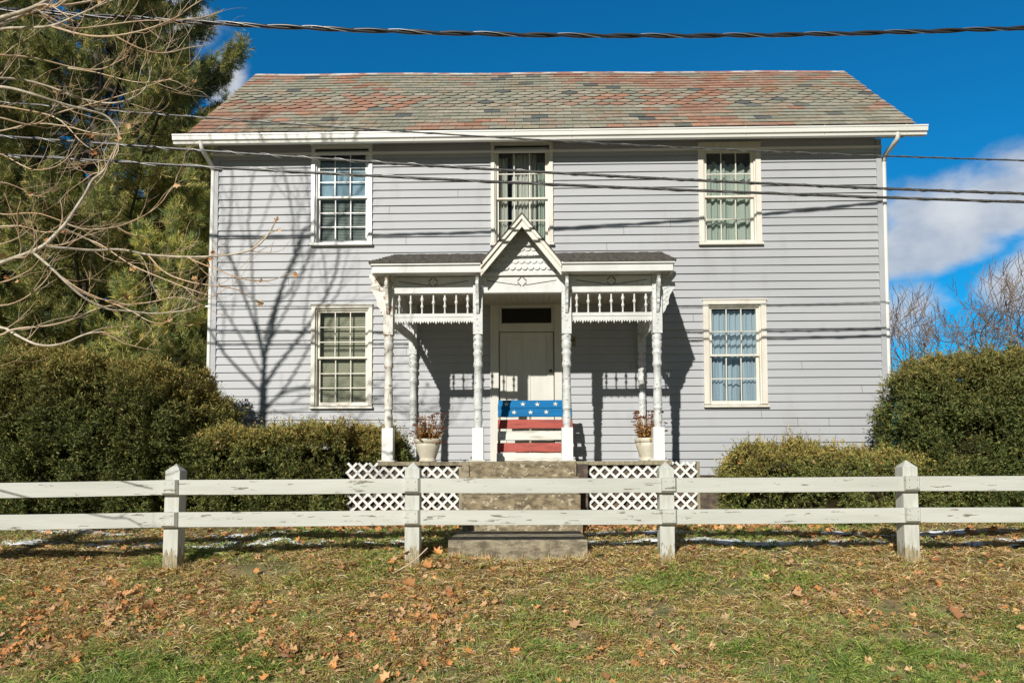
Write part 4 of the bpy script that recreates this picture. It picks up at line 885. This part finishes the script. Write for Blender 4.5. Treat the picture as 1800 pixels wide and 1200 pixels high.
tk = np.array([(tx_, ty_, .6), (tx_+.02, ty_, 2.2), (tx_-.02, ty_, 4.0), (tx_, ty_, 6.05)]); MB().tube(smooth(tk), np.linspace(.115, .055, len(smooth(tk))), 12).build('trunk', M['bark'], TR)
top = tk[-1]
upper(top-[0, 0, .1], np.array([.62, .05, 1.]), 2.2, .032, 3); upper(top, np.array([0.02, .1, 1.]), 2.6, .042, 3); upper(top+[0, 0, .35], np.array([-.30, -.1, 1]), 2.0, .028, 3); upper(top+[0, 0, .7], np.array([.22, -.1, 1]), 2.2, .024, 3); upper(top-[0, 0, .5], np.array([.95, .2, .75]), 1.7, .022, 2); upper(top-[0, 0, .2], np.array([-.8, .2, .8]), 1.7, .026, 2)
upper(top+[0, 0, .2], np.array([-.1, 0, 1.]), 2.4, .024, 3); upper(top+[0, 0, .5], np.array([.45, .1, 1.]), 2.0, .02, 3); upper(top+[0, 0, .1], np.array([-.55, .1, 1.]), 2.0, .02, 3)
tpx = -262
BR = [  # D, start radius, photo path of each branch
 (6.0, .026, [(tpx, 150), (-120, 75), (0, 32), (50, 18), (82, 2), (120, -25)]),
 (5.8, .015, [(tpx, 160), (-120, 80), (0, 50), (50, 49), (92, 47), (130, 30), (165, 14), (215, -6)]),
 (5.8, .010, [(92, 47), (150, 64), (200, 65), (262, 52), (312, 31), (332, 14), (362, -4)]),
 (5.85, .008, [(203, 64), (240, 84), (270, 94), (300, 93), (330, 84), (362, 80)]),
 (6.1, .009, [(60, 15), (110, 44), (132, 52), (180, 46), (240, 37), (290, 36), (350, 33), (392, 20)]),
 (6.2, .010, [(-60, 90), (0, 97), (50, 100), (90, 109), (130, 120), (176, 124), (200, 113), (226, 98)]),
 (6.3, .013, [(tpx, 190), (-60, 142), (0, 137), (40, 140), (80, 150), (112, 162), (146, 175), (190, 183), (222, 178), (248, 165), (262, 145), (267, 117)]),
 (6.3, .007, [(120, 120), (165, 126), (200, 136), (242, 146), (276, 144), (302, 139)]),
 (6.1, .015, [(tpx, 240), (-60, 160), (0, 150), (60, 166), (100, 180), (136, 190), (172, 198), (192, 206), (208, 230), (212, 240), (205, 262), (195, 285), (178, 303)]),
 (6.4, .010, [(-70, 180), (0, 186), (60, 196), (100, 206), (122, 226), (142, 250), (166, 266)]),
 (6.2, .009, [(-70, 200), (0, 206), (32, 216), (62, 222), (92, 200), (150, 186), (200, 172), (240, 160), (285, 142), (303, 139)]),
 (6.5, .008, [(-60, 235), (0, 232), (60, 215), (120, 222), (160, 234), (205, 238), (232, 232)]),
 (6.6, .008, [(-50, 262), (0, 268), (40, 292), (60, 300), (95, 296), (118, 280), (130, 262)]),
 (6.0, .021, [(tpx, 560), (-120, 500), (0, 463), (40, 448), (75, 435), (95, 415), (116, 394), (136, 362), (152, 338), (162, 315), (178, 306), (190, 290), (198, 270)]),
 (6.1, .014, [(75, 433), (120, 437), (170, 441), (212, 437), (262, 449), (330, 452), (372, 451), (420, 446), (450, 436), (470, 415), (480, 398), (488, 380)]),
 (6.1, .006, [(442, 440), (460, 418), (485, 405), (493, 400)]),
 (6.2, .007, [(330, 452), (352, 463), (385, 475), (410, 485), (440, 494), (478, 494), (503, 482), (520, 478)]),
 (6.0, .008, [(118, 394), (150, 405), (190, 402), (216, 396), (250, 382), (282, 360), (300, 332), (310, 322)]),
 (6.2, .006, [(206, 399), (226, 411), (258, 416)]),
 (6.3, .009, [(112, 402), (150, 418), (182, 432), (222, 461), (250, 475), (300, 495), (340, 511), (376, 521)]),
 (6.0, .013, [(60, 445), (90, 470), (120, 500), (150, 526), (190, 545), (222, 546), (270, 552), (300, 549), (332, 545), (352, 536)]),
 (6.4, .008, [(100, 480), (140, 510), (182, 527), (230, 545), (262, 566), (290, 570), (299, 558)]),
 (6.3, .008, [(262, 450), (288, 480), (332, 496), (375, 502), (420, 508), (440, 524), (458, 530)]),
 (5.9, .016, [(tpx, 700), (-100, 590), (0, 570), (30, 590), (70, 609), (112, 605), (150, 586), (180, 583)]),
 (6.1, .012, [(tpx, 660), (-100, 600), (0, 592), (22, 577), (90, 573), (132, 560), (162, 545), (200, 535), (252, 534), (305, 522)]),
 (6.2, .010, [(tpx, 600), (-100, 530), (0, 540), (40, 528), (75, 500), (90, 478)]),
 (6.4, .009, [(-100, 500), (0, 500), (40, 482), (60, 470), (80, 440)]),
 (6.5, .009, [(-80, 400), (0, 398), (40, 396), (75, 410), (110, 405)]), (6.6, .008, [(-80, 350), (0, 380), (60, 372), (100, 385), (140, 402)]),
 (6.3, .008, [(-80, 330), (0, 318), (35, 330), (60, 345), (82, 346)]), (6.2, .008, [(-80, 10), (0, 8), (40, -12)]), (5.2, .014, [(-520, 600), (-330, 600), (-200, 630), (-120, 672), (-60, 690), (-25, 690)]), (5.3, .010, [(-420, 560), (-260, 580), (-140, 640), (-70, 655), (-30, 640), (-10, 612)]), (5.1, .009, [(-420, 680), (-260, 690), (-150, 720), (-70, 760), (-30, 790)]), (5.4, .010, [(-400, 520), (-240, 560), (-120, 600), (-60, 612), (-20, 590)]),
 (6.6, .007, [(-80, 440), (0, 432), (50, 410), (65, 375)]),
]
for D, r, path in BR:
    p = np.array([at(px, py, D+.25*math.sin(px*.013+D*9)) for px, py in path]); p = smooth(p, 3)
    if path[0][0] == tpx: p[0] = (tx_+.05, ty_, p[0][2])
    (limb if r > .012 else twg).tube(p, np.linspace(r, r*.34, len(p)), 8 if r > .012 else 6, cap=False)
    nb = max(2, int(len(p)*.22))
    for k3 in range(nb):
        i = r2.integers(2, len(p)); d = unit(p[i]-p[i-1]); s = unit(np.array([r2.normal()*.3, r2.normal()*.5, (1 if r2.random() < .6 else -.7)])); px_ = p[i][0]/(p[i][1]-CY)*1200+924
        if (px_ > 330 and r2.random() < .6) or (D < 5.5 and px_ > -120): continue
        twig(p[i], d*1.1+s*.62, .22+.42*r2.random(), max(.0028, r*.33), 1 if r2.random() < .75 else 2, .8)
    if r < .011 and r2.random() < .5: tips.append(p[-1])
limb.build('limb', M['bark'], TR); tw = twg.build('twig', M['twig'], TR); tw['kind'] = 'stuff'
tips = np.array(tips+[at(*q) for q in ((487, 383, 6.1), (491, 402, 6.1), (375, 440, 6.1), (310, 322, 6.0), (352, 536, 6.0), (460, 490, 6.2), (520, 478, 6.2), (458, 530, 6.3), (212, 243, 6.1), (160, 234, 6.5), (232, 28, 5.8), (60, 375, 6.2), (12, 483, 6), (32, 490, 6), (370, 452, 6.1), (286, 140, 6.3), (388, 440, 6.1))])
V, Q, C = leafshape(tips-[0, 0, .02], r2.uniform(.035, .06, len(tips)), unit(r2.normal(size=(len(tips), 3))+[0, -1, .2]), LVC[r2.integers(0, 6, len(tips))]*.9, r2)
npmesh('curled_leaf', V, Q, M['leaf'], C, TR)['kind'] = 'stuff'
# ------------------------------------------------------------------ far bare trees at right
def bare(label, px, D, h, seed, lean=(0, 0), spread=.55, r0=.16):
    r3 = np.random.default_rng(seed); x = X(px, D); y = CY+D; T = thing('leafless_tree', label, 'tree', (x, y, 1.0), 'bare trees beyond the right hedge'); L1 = MB(); L2 = MB()
    def grow(p, d, L_, r, dep):
        n = 4; q = [p]; d = unit(d)
        for i in range(n): d = unit(d+r3.normal(size=3)*.13+np.array([0, 0, .06])); q.append(q[-1]+d*L_/n)
        (L1 if dep >= 3 else L2).tube(np.array(q), np.linspace(r, r*.62, n+1), 6 if r > .03 else 4, cap=False)
        if dep > 0:
            for k3 in range(3 if r3.random() < .74 else 2):
                s = unit(np.cross(d, r3.normal(size=3))); grow(q[n-(k3 if k3 < 3 else 1)], d*.85+s*(spread*(.6+.6*r3.random())), L_*(.66+.24*r3.random()), max(.012, r*(.62 if k3 == 0 else .48)), dep-1)
    grow(np.array([x, y, .9]), np.array([lean[0], lean[1], 1.]), h*.25, r0, 6)
    L1.build('trunk', M['farbark'], T); L2.build('crown', M['farbark'], T)
bare('bare tree leaning left, nearest the right wall of the house', 1668, 27, 11.3, 31, (-.35, 0), .62)
bare('bare tree with upright forked crown, middle of the right group', 1655, 30, 12.0, 32, (.05, 0), .6)
bare('bare tree leaning right of the middle of the sky gap', 1772, 29, 11.6, 33, (-.18, 0), .55)
bare('bare tree at the far right edge against the white cloud', 1835, 25, 11.6, 34, (-.05, 0), .6)
bare('small bare tree low beside the house corner at right', 1588, 33, 10.2, 35, (-.1, 0), .6, .11)
# ------------------------------------------------------------------ overhead cables
def wire(label, path, r, kind):
    T = thing('utility_cable', label, 'cable', (0, CY+8.35, 6), 'overhead utility cables')
    p = []
    for px, py in path:
        D = 8.35
        for _ in range(6): D = 8.35+.068*at(px, py, D)[0]
        p.append(at(px, py, D))
    p = np.array(p); dl = p[0]-p[1]; dr = p[-1]-p[-2]; p = np.concatenate([[p[0]+dl*6+[0, 0, .35*0]], p, [p[-1]+dr*5]])
    t = np.concatenate([[0], np.cumsum(np.linalg.norm(np.diff(p, axis=0), axis=1))])
    deg = 4; tt = np.linspace(t[0], t[-1], 700); cs = [np.polyfit(t, p[:, i], deg if i == 2 else 1) for i in range(3)]
    q = np.stack([np.polyval(c, tt) for c in cs], 1)
    if kind == 'twist':
        for k3 in range(2):
            a = tt*2*math.pi/1.06+k3*math.pi; o = np.stack([0*a, np.cos(a), np.sin(a)], 1)*r*.95; MB().tube(q+o, r, 8).build('conductor', M['cable'], T)
        a = tt*2*math.pi/1.06+1.2; o = np.stack([0*a, np.cos(a), np.sin(a)], 1)*r*1.6; MB().tube(q+o, r*.35, 6).build('bare_strand', M['strand'], T)
    else:
        MB().tube(q, r, 8).build('conductor', M['cablegrey'], T)
        a = tt*2*math.pi/(.45 if kind == 'lash' else .8); o = np.stack([0*a, np.cos(a), np.sin(a)], 1)*r*1.15; MB().tube(q+o, r*.32, 5).build('lashing_wire', M['strand'], T)
wire('thick twisted black cable high against the sky above the roof', [(0, 15), (95, 22), (190, 31), (300, 38), (450, 46), (700, 56), (1000, 61.5), (1300, 62), (1600, 56), (1800, 50)], .0155, 'twist')
wire('thin cable crossing just below the roof gutter', [(0, 180), (150, 190), (300, 204), (450, 212), (600, 223), (720, 233), (860, 243), (1000, 249), (1200, 258), (1540, 273), (1800, 283)], .0095, 'lash')
wire('middle cable crossing the upper storey windows, second from lowest', [(0, 240), (150, 251), (300, 262), (450, 270), (540, 277), (860, 296), (970, 303), (1230, 320), (1400, 326), (1550, 332), (1800, 339)], .0165, 'lash')
wire('lowest cable crossing the upper storey windows', [(0, 272), (150, 282), (300, 290), (450, 298), (540, 303), (860, 318), (1230, 337), (1550, 347), (1800, 355)], .0165, 'wrap')
# ------------------------------------------------------------------ teal tub glimpsed at far right
tc_ = at(1822, 874, 11.6); TB = thing('plastic_tub', 'teal plastic tub lying low behind the hedge at the right edge', 'tub', (tc_[0], tc_[1], G(tc_[0], tc_[1])))
MB().lathe(tc_[0], tc_[1], [(tc_[2]-.22, .42), (tc_[2]-.04, .50), (tc_[2]+.03, .52), (tc_[2]+.05, .50)], 24, yc=.6).build('basin', M['teal'], TB)
MB().lathe(tc_[0], tc_[1], [(tc_[2]+.05, .50), (tc_[2]+.055, .55), (tc_[2]+.07, .54), (tc_[2]+.07, .48)], 24, yc=.6).build('rim', M['vinyl'], TB)
# ------------------------------------------------------------------ snow strips surviving in the rail shadows
def snow(D0, x0, x1, wdt, seed):
    r3 = np.random.default_rng(seed); xs = np.arange(x0, x1, .03); ys = np.arange(-.09, wdt, .018); m = MB(); XX, YY = np.meshgrid(xs, ys); 
    base = CY+D0+.0*XX+.03*np.sin(XX*1.3+seed)
    P = np.stack([XX.ravel()*5, (YY).ravel()*16, XX.ravel()*0+seed], 1); nz = fbm(P, 3).reshape(XX.shape); edge = np.minimum(YY+.09, wdt-YY)/.09; lx = fbm(np.stack([xs*.9+seed, xs*0, xs*0], 1), 2)[None]
    Z_ = gz(XX, base+YY)+.004+.03*np.clip((nz-.475)*4.5+np.clip(edge, 0, 1)*.5-.45+(lx-.5)*2.2, -.4, 1)
    keep = Z_ > gz(XX, base+YY)+.006; n = len(xs); V = np.stack([XX.ravel(), (base+YY).ravel(), Z_.ravel()], 1)
    i0 = np.array([j*n+i for j in range(len(ys)-1) for i in range(n-1) if keep[j:j+2, i:i+2].sum() >= 3]); return V, np.stack([i0, i0+1, i0+n+1, i0+n], 1), np.ones((len(V), 3))
parts = [snow(7.80, -6, -1.15, .115, 1), snow(7.80, .72, 6.8, .13, 2), snow(8.24, -6, -1.0, .10, 3), snow(8.24, .72, 6.8, .16, 4)]
V, Q, C = cat(parts); so_ = npmesh('snow', V, Q, M['snow'], None, kind='stuff'); so_['label'] = 'thin strips of old snow lying in the fence rail shadows'; so_['category'] = 'snow'
# ------------------------------------------------------------------ grass
r4 = np.random.default_rng(44)
def outside(x, y):
    D = y+11.1
    return ~((x > sx0[4]-.02) & (x < sx1[4]+.02) & (D > 7.22) & (D < 9.6)) & ~((x > lx0) & (x < rx1) & (D > 9.38))
def field(n, D0, D1):
    u = r4.random(n); D = D0*(D1/D0)**u if D0 > 0 else D0+u*(D1-D0); x = (r4.random(n)*2-1)*(.80*D+1.5); y = CY+D; ok = outside(x, y); return x[ok], y[ok]
def grassblades(n, D0, D1, two=True, sc=1.):
    x, y = field(n, D0, D1); n = len(x); z = gz(x, y); D = y-CY
    pn = fbm(np.stack([x*.8, D*1.2, x*0], 1), 3); pn2 = fbm(np.stack([x*2.6+9, D*3.6, x*0+4], 1), 2)
    green = 1/(1+np.exp(-((pn-.57)*18+(5.55-D)*2.2+(pn2-.5)*6))); green = np.where(D > 7.6, np.clip(.35+(pn-.5)*2.2, .08, .8), green)
    isg = r4.random(n) < green*.88+.07
    bare_ = (pn2 < .36) & ~isg; tus = fbm(np.stack([x*9, D*9, x*0+2], 1), 2); keep = ~(bare_ & (r4.random(n) < .85)) & (r4.random(n) < np.clip((tus-.30)*4.2, .12, 1))
    z = z+np.clip(tus-.42, 0, 1)*.11; x, y, z, isg, D, pn2 = (a[keep] for a in (x, y, z, isg, D, pn2)); n = len(x)
    gcol = np.array([[.30, .42, .08], [.22, .34, .07], [.40, .47, .11], [.17, .29, .08], [.50, .50, .15]]); scol = np.array([[.95, .72, .38], [.90, .62, .30], [1.0, .86, .56], [.68, .40, .18], [.24, .14, .09], [.82, .60, .22], [.56, .50, .13]])
    C = np.where(isg[:, None], gcol[r4.integers(0, 5, n)], scol[r4.integers(0, 7, n)]*.86)*(.75+.5*r4.random((n, 1)))
    L_ = np.where(isg, .05+.07*r4.random(n)**1.5, .04+.085*r4.random(n))*sc*(.75+.7*pn2); upz = np.where(isg, .45+.7*r4.random(n), -.05+.65*r4.random(n))
    a = r4.uniform(0, 6.28, n); d = unit(np.stack([np.cos(a), np.sin(a), upz*1.3], 1)); P = np.stack([x, y, z-.004+np.where(isg, 0, .012*r4.random(n))], 1)
    wd = (.0042+.0035*r4.random(n))*(1+.08*(D-4)); sd = unit(np.cross(d, np.array([0, 0, 1.])+r4.normal(size=(n, 3))*.4)); mid = P+d*(L_*.55)[:, None]; d2 = unit(d+np.stack([np.cos(a), np.sin(a), -1.1+0*a], 1)*(.3+.5*r4.random(n))[:, None]); tip = mid+d2*(L_*.5)[:, None]; tip[:, 2] = np.maximum(tip[:, 2], gz(tip[:, 0], tip[:, 1])+.003)
    w2 = sd*(wd/2)[:, None]
    V = np.stack([P-w2, P+w2, mid+w2*.9, mid-w2*.9, tip+w2*.15, tip-w2*.15], 1).reshape(-1, 3); b = np.arange(n)[:, None]*6; Q = np.concatenate([b+np.array([0, 1, 2, 3]), b+np.array([3, 2, 4, 5])], 0)
    return V, Q, np.repeat(C, 6, 0)
V, Q, C = cat([grassblades(390000, 4.3, 7.6), grassblades(100000, 7.2, 9.6, sc=.8)])
g_ = npmesh('grass', V, Q, M['grass'], C, kind='stuff'); g_['label'] = 'matted green and straw-coloured winter grass on the bank'; g_['category'] = 'grass'
# taller green tufts
def tufts(n):
    out = []
    for i in range(n):
        D = r4.uniform(4.6, 5.9)+(.8 if r4.random() < .15 else 0); x = r4.uniform(-.78, .78)*D; k3 = 70; rr = r4.uniform(.05, .14); a = r4.uniform(0, 6.28, k3); rad = rr*np.sqrt(r4.random(k3)); px_, py2 = x+rad*np.cos(a), CY+D+rad*np.sin(a)
        P = np.stack([px_, py2, gz(px_, py2)-.003], 1); d = unit(np.stack([np.cos(a)*.6, np.sin(a)*.6, 1+0*a], 1)+r4.normal(size=(k3, 3))*.3); L_ = r4.uniform(.07, .13, k3); cc = np.array([[.26, .37, .08], [.33, .44, .12], [.22, .31, .12]])[r4.integers(0, 3, k3)]*(.8+.5*r4.random((k3, 1)))
        out.append(kites(P, d, L_, np.full(k3, .0045), cc))
    return cat(out)
def collar():
    out = []
    for x, D in fp:
        k3 = 150; a = r4.uniform(0, 6.28, k3); px_, py2 = x+np.cos(a)*(.09+.06*r4.random(k3)), CY+D+.075+np.sin(a)*(.09+.06*r4.random(k3)); P = np.stack([px_, py2, gz(px_, py2)-.003], 1)
        out.append(kites(P, unit(np.stack([np.cos(a)*.5, np.sin(a)*.5, 1+0*a], 1)+r4.normal(size=(k3, 3))*.5), r4.uniform(.05, .12, k3), np.full(k3, .005), np.array([[.8, .6, .32], [.66, .46, .22], [.36, .40, .10]])[r4.integers(0, 3, k3)]))
    k3 = 520; px_ = r4.uniform(sx0[4]-.05, sx1[4]+.05, k3); py2 = CY+7.24-.10*r4.random(k3); P = np.stack([px_, py2, gz(px_, py2)-.003], 1)
    out.append(kites(P, unit(np.array([0, -.1, .9])+r4.normal(size=(k3, 3))*.5), r4.uniform(.05, .13, k3), np.full(k3, .005), np.array([[.85, .66, .38], [.7, .5, .26], [.4, .42, .12]])[r4.integers(0, 3, k3)]))
    return cat(out)
V, Q, C = cat([tufts(170), collar()]); g_ = npmesh('grass_tuft', V, Q, M['grass'], C, kind='stuff'); g_['label'] = 'taller fresh green tufts standing in the matted foreground grass'; g_['category'] = 'grass'
# ------------------------------------------------------------------ fallen leaves
x, y = field(24000, 4.5, 9.35); D = y-CY; pn = fbm(np.stack([x*1.1+3, D*1.5, x*0], 1), 3)
near = np.exp(-((D-5.9-.10*x)/.8)**2); pr = np.clip((pn-.44)*5.0, 0, 1.2)*(.26+1.25*near*(1/(1+np.exp((x-1.0)*2))))+.035
pr = np.where((D > 8.3) & (D < 9.4) & (x > -3.4) & (x < 3.2), 1.2, pr); ok = r4.random(len(x)) < pr*.8; x, y = x[ok], y[ok]; n = len(x)
# drift of leaves by the lattice and beside the steps
xa = np.concatenate([r4.uniform(-2.7, -.85, 800), r4.uniform(.8, 3.0, 600), r4.normal(-1.15, .12, 40)]); ya = CY+np.concatenate([r4.normal(9.0, .22, 800), r4.normal(9.05, .18, 600), r4.normal(7.35, .2, 40)])
ya = np.minimum(ya, CY+9.34); lift = np.concatenate([r4.random(800)*.14, r4.random(600)*.07, r4.random(40)*.12])
x = np.concatenate([x, xa]); y = np.concatenate([y, ya]); hz = np.concatenate([.025+.035*r4.random(n), .02+lift]); n = len(x)
big = np.array([(1678, 1083, .11), (1140, 1080, .085), (1010, 1102, .085), (386, 1055, .07), (905, 1150, .07), (1250, 1145, .06), (1400, 1050, .08), (770, 975, .09), (750, 1000, .10), (720, 1030, .10)])
up = unit(np.stack([r4.normal(size=n)*.5, r4.normal(size=n)*.5-.25, 1+0*x], 1)); sz = np.where(y-CY > 8, r4.uniform(.03, .075, n), .018+.05*r4.random(n)**1.7)
bx = []; 
for px, py, s in big:
    for D in np.arange(4.4, 9, .02):
        p = at(px, py, D)
        if p[2] <= G(p[0], p[1])+.03: break
    bx.append((p[0], p[1], s))
bx = np.array(bx); P = np.stack([x, y, gz(x, y)+hz], 1); P = np.concatenate([P, np.stack([bx[:, 0], bx[:, 1], gz(bx[:, 0], bx[:, 1])+.055], 1)]); up = np.concatenate([up, unit(np.tile([.1, -.7, .8], (len(bx), 1)))]); sz = np.concatenate([sz, bx[:, 2]])
V, Q, C = leafshape(P, sz, up, LVC[r4.integers(0, 6, len(P))]*r4.uniform(.7, 1.15, (len(P), 1)), r4)
g_ = npmesh('fallen_leaves', V, Q, M['leaf'], C, kind='stuff'); g_['label'] = 'curled orange-brown fallen leaves scattered over the grass bank'; g_['category'] = 'leaves'
x, y = field(78000, 4.7, 7.4); D = y-CY; pn = fbm(np.stack([x*1.5+5, D*2.2, x*0+1], 1), 3); pr = np.clip((pn-.40)*3.5, 0, 1)*(1/(1+np.exp((x-.8)*1.3))*.9+.16)*np.clip((D-4.9+.2*np.sin(x*2))*1.2, 0, 1); ok = r4.random(len(x)) < pr; x, y = x[ok], y[ok]; n = len(x)
lc = np.array([[.74, .50, .16], [.62, .56, .14], [.70, .40, .16], [.40, .40, .10], [.84, .66, .34], [.45, .24, .12], [.22, .13, .09]]); a = r4.uniform(0, 6.28, n); d = unit(np.stack([np.cos(a), np.sin(a), r4.normal(size=n)*.35], 1))
V, Q, C = kites(np.stack([x, y, gz(x, y)+.012+.035*r4.random(n)], 1), d, r4.uniform(.018, .042, n), r4.uniform(.010, .022, n), lc[r4.integers(0, 7, n)]*r4.uniform(.7, 1.15, (n, 1)))
g_ = npmesh('leaf_litter', V, Q, M['leaf'], C, kind='stuff'); g_['label'] = 'small yellow and brown leaf fragments matted into the bank'; g_['category'] = 'leaf litter'
# fallen stick against the second fence post
sa, sb_ = at(690, 1008, 6.8), at(752, 962, 6.85)
MB().tube(smooth([(sa[0], sa[1], G(sa[0], sa[1])+.02), (sb_[0]*.5+sa[0]*.5+.02, sa[1], (sa[2]+sb_[2])/2-.02), sb_]), .006, 5).build('fallen_stick', M['twig'], label='thin dead stick leaning across the foot of a fence post', cat='stick')
